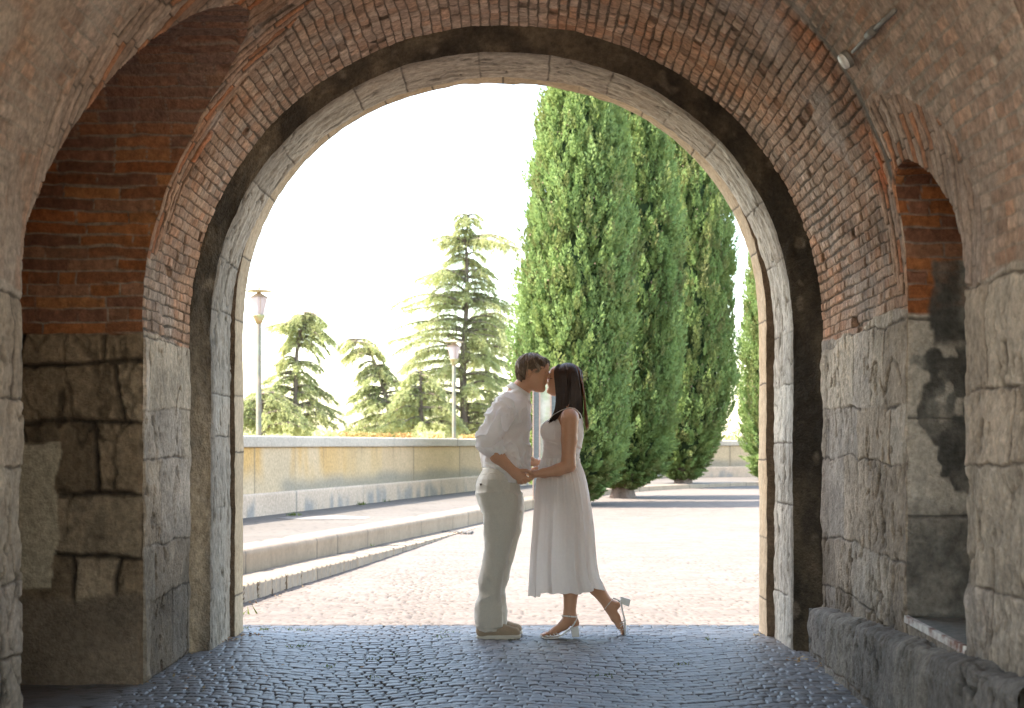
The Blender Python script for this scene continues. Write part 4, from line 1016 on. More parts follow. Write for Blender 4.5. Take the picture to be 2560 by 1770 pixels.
# ================================================================== PEOPLE (signed distance fields, meshed with surface nets)
class Field:
    def __init__(s, lo, hi, h):
        s.lo = np.array(lo, float); s.h = h; s.n = (np.ceil((np.array(hi) - s.lo) / h)).astype(int) + 1
        s.f = np.full(s.n, 1.0, np.float32)
    def win(s, lo, hi):
        a = np.clip(np.floor((np.asarray(lo) - s.lo) / s.h).astype(int), 0, s.n - 1); b = np.clip(np.ceil((np.asarray(hi) - s.lo) / s.h).astype(int) + 1, 1, s.n)
        ax = [s.lo[k] + s.h * np.arange(a[k], b[k]) for k in range(3)]
        sl = tuple(slice(a[k], b[k]) for k in range(3))
        return sl, ax[0][:, None, None], ax[1][None, :, None], ax[2][None, None, :]
    def put(s, sl, d, k, sub=False):
        f = s.f[sl]
        if sub:
            d = -d
            if k > 0: hh = np.clip(.5 - .5 * (f - d) / k, 0, 1); s.f[sl] = f * (1 - hh) + d * hh + k * hh * (1 - hh)
            else: s.f[sl] = np.maximum(f, d)
            return
        if k > 0:
            hh = np.clip(.5 + .5 * (d - f) / k, 0, 1); s.f[sl] = d * (1 - hh) + f * hh - k * hh * (1 - hh)
        else: s.f[sl] = np.minimum(f, d)
    def cone(s, a, b, ra, rb, k=.02, sy=1.0, sub=False):
        """tapered capsule, squashed by sy in depth (y)"""
        a = np.asarray(a, float); b = np.asarray(b, float); R = max(ra, rb) * max(1, sy) + k + .012
        sl, X, Y, Z = s.win(np.minimum(a, b) - R, np.maximum(a, b) + R)
        ab = b - a; L2 = max((ab ** 2).sum(), 1e-9)
        t = np.clip(((X - a[0]) * ab[0] + (Y - a[1]) * ab[1] + (Z - a[2]) * ab[2]) / L2, 0, 1)
        d = np.sqrt((X - a[0] - t * ab[0]) ** 2 + ((Y - a[1] - t * ab[1]) / sy) ** 2 + (Z - a[2] - t * ab[2]) ** 2) - (ra + (rb - ra) * t)
        s.put(sl, d, k, sub)
    def chain(s, pts, rs, k=.015, sy=1.0):
        for i in range(len(pts) - 1): s.cone(pts[i], pts[i + 1], rs[i], rs[i + 1], k, sy)
    def ell(s, c, r, k=.02, rot=0.0, sub=False):
        """ellipsoid; rot turns it in the picture plane (x,z)"""
        c = np.asarray(c, float); R = max(r) + k + .012
        sl, X, Y, Z = s.win(c - R, c + R); x = X - c[0]; z = Z - c[2]; cs, sn = math.cos(rot), math.sin(rot)
        xr = x * cs + z * sn; zr = -x * sn + z * cs
        q = np.sqrt((xr / r[0]) ** 2 + ((Y - c[1]) / r[1]) ** 2 + (zr / r[2]) ** 2)
        s.put(sl, (q - 1) * min(r), k, sub)
    def loft(s, rows, yc, k=.02, ex=2.0):
        """rows: (z, x0, x1, half depth[, yc]) stacked sections"""
        r = np.array([list(q) + [yc] * (5 - len(q)) for q in rows], float); r = r[r[:, 0].argsort()]
        zlo, zhi = r[0, 0], r[-1, 0]
        sl, X, Y, Z = s.win((r[:, 1].min() - .05, (r[:, 4] - r[:, 3]).min() - .05, zlo - .03), (r[:, 2].max() + .05, (r[:, 4] + r[:, 3]).max() + .05, zhi + .03))
        z = Z.ravel(); I = lambda c: np.interp(z, r[:, 0], r[:, c])[None, None, :]
        x0, x1, hy, y_ = I(1), I(2), I(3), I(4); cx = (x0 + x1) / 2; hx = (x1 - x0) / 2
        q = (np.abs((X - cx) / hx) ** ex + np.abs((Y - y_) / hy) ** ex) ** (1 / ex)
        d = (q - 1) * np.minimum(hx, hy)
        dz = np.maximum(zlo - Z, Z - zhi); d = np.maximum(d, dz + 0 * d)
        s.put(sl, d, k)
    def mod(s, fn, band=.03):
        """add fn(P) to the field near the surface"""
        m = np.abs(s.f) < band; i = np.argwhere(m); P = s.lo + i * s.h; s.f[m] += fn(P).astype(np.float32)
    def mesh(s, name, mat, parent, smooth=2):
        f = s.f; neg = f < 0; nx, ny, nz = f.shape
        c = np.zeros((nx - 1, ny - 1, nz - 1), np.uint8)
        for a in (0, 1):
            for b in (0, 1):
                for d in (0, 1): c += neg[a:nx - 1 + a, b:ny - 1 + b, d:nz - 1 + d]
        cell = np.argwhere((c > 0) & (c < 8)); idx = np.full(c.shape, -1, np.int64); idx[tuple(cell.T)] = np.arange(len(cell))
        acc = np.zeros((len(cell), 3)); cnt = np.zeros(len(cell)); cor = [(a, b, d) for a in (0, 1) for b in (0, 1) for d in (0, 1)]
        val = {q: f[cell[:, 0] + q[0], cell[:, 1] + q[1], cell[:, 2] + q[2]].astype(float) for q in cor}
        for p in cor:
            for ax in range(3):
                if p[ax]: continue
                q = list(p); q[ax] = 1; q = tuple(q); m = (val[p] < 0) != (val[q] < 0)
                t = val[p][m] / (val[p][m] - val[q][m]); pos = np.tile(np.array(p, float), (m.sum(), 1)); pos[:, ax] = t
                acc[m] += pos; cnt[m] += 1
        V = s.lo + (cell + acc / cnt[:, None]) * s.h; F_ = []
        for ax in range(3):
            o1, o2 = [(1, 2), (2, 0), (0, 1)][ax]
            sl0 = [slice(1, -1)] * 3; sl1 = [slice(1, -1)] * 3
            sl0[ax] = slice(0, -1); sl1[ax] = slice(1, None)
            A, B = neg[tuple(sl0)], neg[tuple(sl1)]; e = np.argwhere(A != B); 
            off_ = np.array([1, 1, 1]); off_[ax] = 0; e2 = e + off_
            d1 = np.zeros(3, int); d1[o1] = 1; d2 = np.zeros(3, int); d2[o2] = 1
            g_ = lambda q: idx[q[:, 0], q[:, 1], q[:, 2]]
            quad = np.stack([g_(e2), g_(e2 - d1), g_(e2 - d1 - d2), g_(e2 - d2)], -1)
            fl = A[tuple(e.T)]; quad[~fl] = quad[~fl][:, ::-1]; F_.append(quad)
        Fq = np.concatenate(F_); Fq = Fq[(Fq >= 0).all(1)]
        for _ in range(smooth):      # light relaxation
            S_ = np.zeros_like(V); n_ = np.zeros(len(V))
            for k in range(4):
                a, b = Fq[:, k], Fq[:, (k + 1) % 4]
                for j in range(3): S_[:, j] += np.bincount(a, V[b, j], len(V))
                n_ += np.bincount(a, minlength=len(V))
            V = V * .5 + .5 * S_ / np.maximum(n_, 1)[:, None]
        return mesh(name, V, Fq, mat, parent, True)

M_SKIN1 = principled('tanned_skin', (.55, .29, .17), .5, var=.06, vscale=40, bump=.08, sub=.12, spec=.35)
M_SKIN2 = principled('warm_skin', (.52, .275, .16), .48, var=.06, vscale=40, bump=.08, sub=.12, spec=.35)
M_SHIRT = principled('white_linen', (.93, .915, .89), .85, var=.03, vscale=60, bump=.35, bscale=300, bdist=.001, transl=.36, sheen=.2)
M_TROU = principled('stone_linen', (.56, .51, .425), .9, var=.08, vscale=120, bump=.4, bscale=350, bdist=.001, sheen=.2)
M_DRESS = principled('ivory_cotton', (.93, .90, .855), .85, var=.03, vscale=60, bump=.2, bscale=300, bdist=.001, transl=.45, sheen=.2)
M_HAIR1 = principled('brown_hair', (.15, .095, .055), .42, var=.35, vscale=40, bump=0, spec=.5, transl=.12)
M_HAIR2 = principled('dark_hair', (.045, .022, .013), .45, var=.4, vscale=30, bump=0, spec=.35, transl=.12)
M_SHOE = principled('tan_suede', (.36, .27, .18), .9, var=.12, vscale=90, bump=.3, bscale=300, bdist=.001)
M_SOLE = principled('cream_rubber', (.62, .56, .46), .7, var=.08, bump=0)
M_SAND = principled('white_leather', (.74, .71, .66), .5, var=.04, bump=0)
M_BTN = principled('horn_button', (.16, .13, .10), .4, bump=0)
M_PEARL = principled('pearl', (.85, .82, .78), .2, bump=0, var=0)
M_GOLD = principled('gold', (.75, .55, .25), .25, bump=0, var=0, metal=1)
M_LASH = principled('lashes', (.03, .02, .015), .6, bump=0, var=0)
M_LIPS = principled('lips', (.45, .16, .13), .45, bump=0, var=0)

DM, DW = 8.86, 8.87           # depth of the couple's middle
def q3(x, y, D=DM): return pt(x, y, D)
def row(y, x0, x1, hy, D=DM, yc=None):
    z = CH + (HY - y) / F * D; r = [z, (x0 - CX) / F * D, (x1 - CX) / F * D, hy]
    return r + [yc] if yc is not None else r
def pl_(pts, D=DM): return [q3(*p) if len(p) == 3 else q3(p[0], p[1], D) for p in pts]

# ------------------------------------------------------------------ the man
man = empty('person', 'man in white linen shirt and pale linen trousers leaning forward to kiss the woman', 'person', loc=tuple(q3(1245, 1598, 8.86) * [1, 1, 0]))
bd = Field((-.27, 8.44, .0), (.32, 9.28, 1.82), .0036)
# trunk, hips, legs under the clothes
bd.loft([row(y, a, b, h) for y, a, b, h in [(992, 1262, 1312, .10), (1008, 1250, 1315, .13), (1030, 1240, 1315, .155), (1080, 1222, 1314, .15), (1130, 1220, 1312, .14), (1180, 1218, 1290, .125), (1225, 1212, 1286, .12)]], DM, .03)
for yl, dx in ((8.77, 0), (8.95, 4)):
    bd.chain([q3(1252 + dx, 1240, yl), q3(1238 + dx, 1400, yl), q3(1222 + dx, 1560, yl)], [.056, .046, .036], .02)
    bd.chain([q3(1222 + dx, 1560, yl), q3(1214 + dx, 1580, yl), q3(1280 + dx, 1588, yl)], [.036, .030, .022], .02)
# neck and head
bd.cone(q3(1288, 990), q3(1321, 951), .064, .056, .02)
H1 = 8.845
bd.ell(q3(1329, 921, H1), (.088, .074, .084), .02)                       # skull
bd.ell(q3(1347, 930, H1), (.060, .062, .078), .02, -.25)                 # face front
bd.chain([q3(1327, 949, H1), q3(1345, 966, H1), q3(1355, 972, H1)], [.050, .034, .022], .018, 1.15)   # jaw and chin
bd.ell(q3(1340, 952, H1), (.056, .058, .050), .02, -.4)                  # cheek
bd.cone(q3(1364.5, 914, H1), q3(1364.5, 922, H1), .024, .018, .012, 1.6)  # brow
bd.chain([q3(1365.5, 927, H1), q3(1371, 938, H1), q3(1373.5, 942.5, H1)], [.009, .0105, .0115], .006)   # nose
bd.ell(q3(1370, 944.5, H1 - .012), (.009, .009, .0075), .005)
bd.ell(q3(1362, 929.5, H1 - .036), (.012, .014, .011), .003, sub=True)    # eye socket
bd.ell(q3(1360.5, 930, H1 - .030), (.0125, .013, .0105), .002)            # closed lid
bd.cone(q3(1365.5, 953.5, H1 - .012), q3(1365.5, 953.5, H1 + .012), .0085, .0085, .004)   # lips
bd.cone(q3(1364, 958.5, H1 - .010), q3(1364, 958.5, H1 + .010), .0085, .0085, .004)
bd.ell(q3(1321.5, 931.5, H1 - .073), (.019, .010, .030), .003, .15)      # ear
bd.ell(q3(1322, 930, H1 - .082), (.010, .007, .018), .002, .15, sub=True)
bd.ell(q3(1319, 938, H1 - .0735), (.011, .007, .011), .003)
# near arm
SA = [q3(1261, 1030, 8.70), q3(1218, 1108, 8.61), q3(1243, 1140, 8.60), q3(1281, 1176, 8.61)]
bd.chain(SA, [.044, .038, .042, .0275], .02)
# near hand: back of the hand towards us, thumb over her hand, fingers curled under it
bd.chain([SA[3], q3(1290, 1183, 8.61), q3(1301, 1188, 8.612)], [.027, .030, .029], .012, .8)
bd.ell(q3(1298, 1188, 8.612), (.043, .021, .034), .01, -.35)
bd.chain([q3(1303, 1177, 8.60), q3(1315, 1176.5, 8.585), q3(1325, 1180, 8.58), q3(1331, 1183.5, 8.585)], [.0125, .0115, .0105, .0085], .004)       # thumb
for k, (x0, y0, x1, y1, x2, y2) in enumerate([(1313, 1192, 1321, 1198, 1331, 1197), (1309, 1196, 1314, 1203, 1324, 1202), (1303, 1199, 1305, 1206, 1315, 1206.5), (1297, 1200, 1297, 1206.5, 1305, 1208.5)]):
    bd.chain([q3(x0, y0, 8.600 + .002 * k), q3(x1, y1, 8.606 + .004 * k), q3(x2, y2, 8.632 + .004 * k)], [.0105, .0095, .0080], .003)
# far arm and its hand
bd.chain([q3(1266, 1024, 9.04), q3(1250, 1105, 9.10), q3(1290, 1168, 9.08), q3(1325, 1180, 9.03)], [.055, .045, .036, .028], .02)
bd.ell(q3(1333, 1182, 9.02), (.040, .020, .030), .01, -.2)
for k in range(4): bd.chain([q3(1338, 1176 + 4 * k, 9.0), q3(1347, 1178 + 4 * k, 8.99), q3(1352, 1182 + 3.5 * k, 8.99)], [.010, .009, .0075], .003)
bd.chain([q3(1330, 1174, 9.0), q3(1340, 1170, 8.985), q3(1348, 1171, 8.98)], [.011, .010, .008], .004)
mb = bd.mesh('body', M_SKIN1, man, 2)

# shirt: trunk and sleeves in one, folds pressed in
st_ = Field((-.27, 8.44, .92), (.16, 9.28, 1.66), .0036)
st_.loft([row(y, a, b, h) for y, a, b, h in [(977, 1267, 1316, .085), (986, 1256, 1322, .115), (994, 1245, 1326, .155), (1005, 1236, 1325.5, .185), (1022, 1226, 1325, .198), (1050, 1215, 1325, .198), (1085, 1207, 1325, .185), (1115, 1203, 1326, .175), (1145, 1203, 1326, .17), (1168, 1207, 1325, .17), (1178, 1212, 1322, .165)]], DM, .025)
st_.chain([q3(1264, 1014, 8.71), q3(1238, 1062, 8.63), q3(1218, 1106, 8.60), q3(1238, 1128, 8.60)], [.074, .070, .0615, .053], .03)
st_.cone(q3(1235, 1120, 8.60), q3(1243, 1131.5, 8.60), .054, .0535, .004)          # rolled cuff
st_.chain([q3(1266, 1016, 9.01), q3(1248, 1070, 9.08), q3(1246, 1112, 9.11), q3(1262, 1140, 9.10)], [.072, .066, .058, .052], .03)
# front tail hanging lower
st_.loft([row(y, a, b, h, DM, c_) for y, a, b, h, c_ in [(1150, 1245, 1300, .05, 8.73), (1175, 1252, 1296, .045, 8.725), (1190, 1262, 1290, .035, 8.72), (1200, 1272, 1284, .02, 8.715)]], DM, .02)
sh0 = q3(1264, 1014, 8.6)
def folds(P):
    x, y, z = P[:, 0], P[:, 1], P[:, 2]
    d1 = (x * .80 + z * .60); d2 = (x * .96 + z * .28)
    arm = sst(8.74, 8.68, y) * sst(1.5, 1.38, z) * sst(.03, -.06, x)
    w = fbm(P, 7, 401, 2)
    f = .013 * arm * sst(1.16, 1.22, z) * (1 - np.abs(np.sin(38 * (z * .9 - x * .5) + 5 * w)) ** .6 * 1.6)
    f += .009 * (1 - arm) * (1 - 1.7 * np.abs(np.sin(30 * d2 + 6 * w)) ** .55) * sst(1.62, 1.45, z)
    f += .010 * fbm(P, (16, 16, 5), 402, 3) + .006 * (1 - 2.2 * np.abs(fbm(np.stack([x * .8 + z * .5, y, z * .9 - x * .4], -1), (6, 6, 14), 403, 2)))
    # seam where the sleeve is set in, and pulls radiating from the shoulder
    return -f
st_.mod(folds)
a_, b_ = q3(1235, 1122, 8.60), q3(1250, 1139, 8.60)
st_.cone(q3(1243, 1134, 8.60), q3(1262, 1156, 8.605), .0475, .056, 0, sub=True)     # open cuff
st_.cone(q3(1303, 970), q3(1319, 945), .060, .075, .004, sub=True)                  # neck opening
shirt = st_.mesh('shirt', M_SHIRT, man, 1)
# collar: standing band, higher at the nape, with a turned front leaf
def ring_strip(c, u, v, r1, r2, r1t, r2t, n, hgt, th=.003, a0=0, a1=2 * math.pi, k=72, wob_=None):
    th_ = np.linspace(a0, a1, k); V = []; f = []
    for i, t in enumerate(th_):
        o = math.cos(t) * u; p = math.sin(t) * v; hh = hgt(t)
        b = c + o * r1 + p * r2; tp = c + o * r1t + p * r2t + n * hh
        dirn = unit(o + p)
        V += [b, tp, tp + dirn * th, b + dirn * th]
    for i in range(k - 1):
        for j in range(4): f.append((4 * i + j, 4 * i + (j + 1) % 4, 4 * i + 4 + (j + 1) % 4, 4 * i + 4 + j))
    f += [(0, 3, 2, 1), (4 * k - 4, 4 * k - 3, 4 * k - 2, 4 * k - 1)]
    return V, f
cn = unit(np.array([.50, 0, .87])); cu = unit(np.array([.87, 0, -.50])); cv = np.array([0, 1., 0])
V, f = ring_strip(q3(1296, 984), cu, cv, .078, .072, .070, .064, cn, lambda t: .036 + .006 * math.cos(t + math.pi), a0=.35, a1=2 * math.pi - .35)
mesh('collar', V, f, M_SHIRT, man)
V, f = ring_strip(q3(1296, 984) + cn * .034, cu, cv, .071, .066, .088, .082, cn, lambda t: -.030 - .010 * max(0, math.cos(t)), a0=.35, a1=2 * math.pi - .35)
mesh('collar_leaf', V, f, M_SHIRT, man)
# front placket and its small buttons
m_ = MB()
for y in (1040, 1075, 1110, 1145):
    q = q3(1325.5, y, DM - .005); m_.add(*disc(q, np.array([1., -.2, 0]), .0055, .002, 12))
m_.build('shirt_buttons', M_PEARL, man)['kind'] = 'stuff'

# trousers
tr = Field((-.26, 8.60, .03), (.12, 9.12, 1.10), .0036)
tr.loft([row(y, a, b, h) for y, a, b, h in [(1166, 1213, 1298, .145), (1180, 1206, 1298, .152), (1197, 1196, 1298, .165), (1213, 1190.5, 1299, .17), (1234, 1191, 1302, .17), (1257, 1198, 1304, .165), (1275, 1204, 1302, .158)]], DM, .02)
YN, YF = 8.775, 8.95
tr.loft([row(y, a, b, h, YN) for y, a, b, h in [(1235, 1196, 1300, .080), (1287, 1208, 1295, .092), (1303, 1209, 1293, .092), (1348, 1212, 1281, .085), (1375, 1211, 1273, .082), (1406, 1207, 1266, .078), (1442, 1199, 1258, .075), (1483, 1194, 1250, .070), (1517, 1192.5, 1251, .070), (1551, 1192, 1253.5, .070), (1566, 1194, 1253, .066), (1571, 1197, 1243, .060)]], YN, .03)
tr.loft([row(y, a, b, h, YF) for y, a, b, h in [(1235, 1200, 1303, .080), (1280, 1212, 1308, .092), (1330, 1215, 1301, .088), (1370, 1214, 1290, .082), (1420, 1208, 1275, .078), (1470, 1203, 1262, .072), (1520, 1205, 1262, .070), (1558, 1206, 1266, .068)]], YF, .03)
def tfolds(P):
    x, y, z = P[:, 0], P[:, 1], P[:, 2]; w = fbm(P, 6, 411, 2)
    low = sst(.50, .10, z); hip = sst(.72, .92, z)
    Q = np.stack([x * .8 + z * .35, y, z - .3 * x], -1)
    r1 = 1 - 2.2 * np.abs(fbm(Q, (5, 5, 11), 413, 2)); r2 = 1 - 2.2 * np.abs(fbm(Q, (15, 10, 5), 414, 2))
    f = (.003 + .0095 * low + .001 * hip) * r1 + .006 * r2 + .003 * fbm(P, (18, 18, 6), 412, 3)
    return -f
tr.mod(tfolds)
tr.mesh('trousers', M_TROU, man, 1)
V, f = disc(q3(1202, 1211, 8.715), np.array([-.45, -1., 0]) / 1.1, .0075, .003, 16); mesh('pocket_button', V, f, M_BTN, man)
def front_of(fl, x, y):
    for D in np.arange(8.46, 9.1, .003):
        p = pt(x, y, D); i = np.round((p - fl.lo) / fl.h).astype(int)
        if (i >= 0).all() and (i < fl.n).all() and fl.f[tuple(i)] < .001: return p
    return pt(x, y, 8.7)
def seam(fl, pts, name='seam', r=.0016, m=M_TROU, par=man):
    q_, _ = resample(np.array(pts, float), 3.0); s_ = np.array([front_of(fl, *t) for t in q_])
    for _ in range(2): s_[1:-1] = (s_[:-2] + 2 * s_[1:-1] + s_[2:]) / 4; mm = MB(); mm.tube(s_, r, 5); return mm.build(name, m, par)

seam(tr, [(1253, 1206), (1259, 1222), (1261, 1240), (1257, 1254), (1252, 1264)], 'pocket_edge')
seam(tr, [(1196, 1207), (1210, 1211), (1224, 1217)], 'pocket_welt', .0022)
seam(tr, [(1203, 1186), (1230, 1183), (1262, 1186)], 'waistband_seam')
seam(tr, [(1250, 1270), (1251, 1340), (1245, 1420), (1236, 1500), (1232, 1560)], 'side_seam', .0012)
seam(st_, [(1254, 1003), (1270, 1001), (1282, 1008), (1290, 1024), (1291, 1050), (1284, 1080)], 'shoulder_seam', .0018, M_SHIRT)
seam(st_, [(1316, 1012), (1319, 1060), (1319, 1110), (1318, 1160)], 'placket', .0020, M_SHIRT)
seam(st_, [(1222, 1126), (1236, 1121), (1250, 1116)], 'cuff_edge', .0022, M_SHIRT)
# shoes
def shoe(y, dx, name='shoe'):
    f_ = Field((-.24 + dx, y - .07, -.005), (.12 + dx, y + .07, .14), .0028)
    P0 = lambda px_, z, yy=0: np.array([(px_ - CX) / F * 8.78 + dx, y + yy, z])
    f_.chain([P0(1208, .062), P0(1235, .066), P0(1262, .050), P0(1288, .040)], [.040, .042, .035, .027], .02, 1.05)
    f_.cone(P0(1207, .045), P0(1286, .038), .040, .030, .02, 1.1)
    f_.cone(P0(1222, .09), P0(1214, .125), .036, .034, .02)
    f_.cone(P0(1222, .125), P0(1218, .16), .030, .03, .0, sub=True)
    sl, X, Y, Z = f_.win(f_.lo, f_.lo + f_.n * f_.h); f_.put(sl, .022 - Z + 0 * X + 0 * Y, 0) if False else None
    f_.f[:, :, :] = np.maximum(f_.f, (.020 - Z) + 0 * X + 0 * Y)
    o = f_.mesh(name, M_SHOE, man, 2)
    # sole: cream slab with rounded toe
    th = np.linspace(0, 2 * math.pi, 60, endpoint=False); cx_ = (1247 - CX) / F * 8.78 + dx
    ox = cx_ + np.sign(np.cos(th)) * np.abs(np.cos(th)) ** .75 * .1365; wy = .047 * (1 + .12 * np.cos(th)) * (1 - .12 * np.exp(-((np.cos(th) + .1) / .3) ** 2)); oy = y + np.sign(np.sin(th)) * np.abs(np.sin(th)) ** .85 * wy
    V = []; f = []; lv = [(0.0, .93), (.004, .99), (.020, 1.0), (.026, .985), (.028, .9)]
    for z, k in lv:
        up = .010 * np.clip((ox - cx_) / .1365 - .55, 0, 1) * (1 if z < .01 else .6)
        V += [((a - cx_) * k + cx_, (b - y) * k + y, z + u_) for a, b, u_ in zip(ox, oy, up)]
    n = 60
    for j in range(len(lv) - 1): f += [(j * n + i, j * n + (i + 1) % n, (j + 1) * n + (i + 1) % n, (j + 1) * n + i) for i in range(n)]
    f += [tuple(range(n - 1, -1, -1)), tuple(range((len(lv) - 1) * n, len(lv) * n))]
    s_ = mesh('sole', V, f, M_SOLE, None); s_.parent = o; s_.location = -np.array(man.location)
    m_ = MB()
    for k in range(4):
        a = P0(1243 + 7 * k, .103 - .0105 * k); m_.tube([a + [-.004, -.024, -.004], a + [0, -.012, .004], a + [0, .012, .004], a + [-.004, .024, -.004]], .0022, 5)
    l_ = m_.build('laces', M_SOLE, None); l_.parent = o; l_.location = -np.array(man.location)
    return o
shoe(8.775, 0); shoe(8.955, .012)

# hair as many tapered strands over a cap
def strands(paths, radii, name, mat, parent, k=5):
    """paths (n,m,3), radii (n,)"""
    n, m, _ = paths.shape; t = np.gradient(paths, axis=1); t = unit(t)
    up = np.array([.3, -1, .2]); a = unit(np.cross(t, up)); b = np.cross(t, a); th = np.linspace(0, 2 * math.pi, k, endpoint=False)
    tp = (1 - .85 * np.linspace(0, 1, m) ** 2.5) * (.35 + .65 * np.minimum(1, np.linspace(0, 1, m) * 5))
    R = radii[:, None] * tp[None]
    V = paths[:, :, None] + R[..., None, None] * (np.cos(th)[:, None] * a[:, :, None] + np.sin(th)[:, None] * b[:, :, None])
    base = (np.arange(n) * m * k)[:, None, None] + (np.arange(m - 1) * k)[None, :, None]; j = np.arange(k)[None, None]; j2 = (j + 1) % k
    f = np.stack([base + j, base + j2, base + k + j2, base + k + j], -1).reshape(-1, 4)
    return mesh(name, V.reshape(-1, 3), f, mat, parent)
g = np.random.default_rng(51)
hc = q3(1328, 922, H1)
hf = Field(hc - .16, hc + .16, .0032)
hf.ell(q3(1326, 917, H1), (.095, .082, .086), .01, .1)
hf.ell(q3(1307, 934, H1), (.044, .066, .058), .015)
hf.ell(q3(1351, 912, H1), (.045, .064, .050), .012, -.5)
hf.ell(q3(1338, 938, H1 - .05), (.024, .06, .042), .006, sub=True)       # clear the ear and temple
hf.ell(q3(1322, 937, H1 - .07), (.022, .05, .036), .004, sub=True)
hf.ell(q3(1366, 936, H1), (.050, .09, .050), .008, -.2, sub=True)          # clear the face
hf.ell(q3(1336, 962, H1), (.065, .1, .060), .006, sub=True)
hf.mod(lambda P: .004 * np.sin(170 * (P[:, 0] * .75 + P[:, 2] * .5 + .3 * fbm(P, 9, 421, 2))) + .003 * fbm(P, 40, 422, 2))
hair = hf.mesh('hair', M_HAIR1, man, 1)
N_ = 420; cen = q3(1328, 921, H1); crown = q3(1318, 897, H1)
paths = []; rad = []
for i in range(N_):
    s_ = -1 if g.random() < .68 else 1
    az = g.uniform(-2.9, .95)      # 0 front, negative towards the back
    # strands start near the parting on the crown and fall over the side
    st0 = np.array([math.cos(az) * .055 * g.uniform(.1, 1), s_ * .03 * g.uniform(0, 1), .082])
    end_ang = az + g.normal(0, .15)
    fx_, bx_ = math.cos(end_ang), math.sin(abs(end_ang))
    drop = .052 - .085 * (fx_ < -.2) * g.uniform(.5, 1) - .03 * g.random()
    e = np.array([fx_ * .094, s_ * .084 * max(.35, bx_), drop - .02]); 
    if fx_ > .2: e = np.array([fx_ * .088, s_ * (.035 + .05 * g.random()), .030 - .025 * g.random()])
    mid = (st0 + e) * .5; mid = mid / np.linalg.norm(mid) * .103
    t = np.linspace(0, 1, 10)[:, None]; p = (1 - t) ** 2 * st0 + 2 * t * (1 - t) * (mid * 1.12) + t ** 2 * e
    nrm = np.linalg.norm(p * [1, 1.15, 1.06], axis=1, keepdims=True); p = p * np.maximum(1, (.094 + g.uniform(0, .008)) / nrm)
    p = p + .0045 * np.sin(t * g.uniform(5, 9) + g.uniform(0, 6)) * unit(g.normal(0, 1, 3))
    paths.append(cen + p); rad.append(g.uniform(.0016, .0032))
# the dark lock across the temple and a curl on the brow
for i in range(46):
    t = np.linspace(0, 1, 10)[:, None]; j = g.normal(0, 1.0, 2)
    c_ = [q3(1335 + j[0] * 2, 903 + j[1] * 1.5, H1 - .075), q3(1352 + j[0] * 2, 918 + j[1] * 2, H1 - .082), q3(1352 + j[0] * 2, 929 + j[1] * 1.5, H1 - .075), q3(1338 + j[0] * 2, 930 + j[1], H1 - .076)]
    p = (1 - t) ** 3 * c_[0] + 3 * t * (1 - t) ** 2 * c_[1] + 3 * t ** 2 * (1 - t) * c_[2] + t ** 3 * c_[3]
    paths.append(p); rad.append(g.uniform(.0016, .0028))
for i in range(40):
    t = np.linspace(0, 1, 10)[:, None]; j = g.normal(0, 1.0, 2); yy = g.uniform(-.05, .05)
    c_ = [q3(1345 + j[0], 893 + j[1], H1 + yy), q3(1366 + j[0], 893 + j[1], H1 + yy), q3(1376 + j[0], 903 + j[1], H1 + yy * 1.1), q3(1374 + j[0] * .8, 914 + j[1] * 2, H1 + yy)]
    p = (1 - t) ** 3 * c_[0] + 3 * t * (1 - t) ** 2 * c_[1] + 3 * t ** 2 * (1 - t) * c_[2] + t ** 3 * c_[3]
    paths.append(p); rad.append(g.uniform(.0014, .0026))
M_HAIR4 = principled('light_brown_hair', (.34, .235, .14), .4, var=.3, vscale=40, bump=0, spec=.5, transl=.2)
paths = np.array(paths); rad = np.array(rad); lt_ = g.random(len(rad)) < .35
for m_k, mt_, nm_ in ((~lt_, M_HAIR1, 'hair_strands'), (lt_, M_HAIR4, 'light_strands')):
    hs_ = strands(paths[m_k], rad[m_k], nm_, mt_, None); hs_.parent = hair; hs_.location = -np.array(man.location)
# brow, lashes, stubble shadow line of the lips
m_ = MB(); m_.tube([q3(1356, 921.5, H1 - .058), q3(1361, 919.5, H1 - .050), q3(1366, 921, H1 - .036)], [.0022, .003, .0015], 6); m_.build('eyebrow', M_HAIR1, man)
m_ = MB(); m_.tube([q3(1357.5, 932.3, H1 - .043), q3(1361.5, 933, H1 - .042), q3(1365.5, 931.5, H1 - .034)], .0011, 5); m_.build('eyelashes', M_LASH, man)

# ------------------------------------------------------------------ the woman
wom = empty('person', 'woman in long white sleeveless dress and white block heel sandals, one foot raised behind her', 'person', loc=tuple(q3(1420, 1597, DW) * [1, 1, 0]))
wf = Field((.10, 8.46, .0), (.72, 9.26, 1.74), .0034)
wf.loft([row(y, a, b, h, DW) for y, a, b, h in [(1020, 1412, 1440, .10), (1032, 1396, 1447, .150), (1048, 1382, 1451, .158), (1072, 1365, 1452, .140), (1100, 1366, 1450, .125), (1143, 1364, 1442, .112), (1180, 1356, 1450, .14), (1220, 1352, 1458, .155), (1260, 1360, 1455, .15)]], DW, .03)
wf.chain([q3(1430, 1028, DW), q3(1412, 994, DW), q3(1404, 975, DW)], [.055, .047, .046], .02)   # neck
H2 = 8.885
wf.ell(q3(1416, 945, H2), (.085, .074, .088), .02)
wf.ell(q3(1394, 948, H2), (.058, .060, .082), .02, .2)
wf.chain([q3(1402, 966, H2), q3(1385, 977, H2), q3(1374, 977, H2)], [.040, .028, .019], .018, 1.15)
wf.ell(q3(1387, 957, H2), (.046, .054, .044), .02)
wf.chain([q3(1373.5, 932, H2 + .01), q3(1369, 943, H2 + .012), q3(1366.5, 946, H2 + .012)], [.008, .009, .0095], .006)
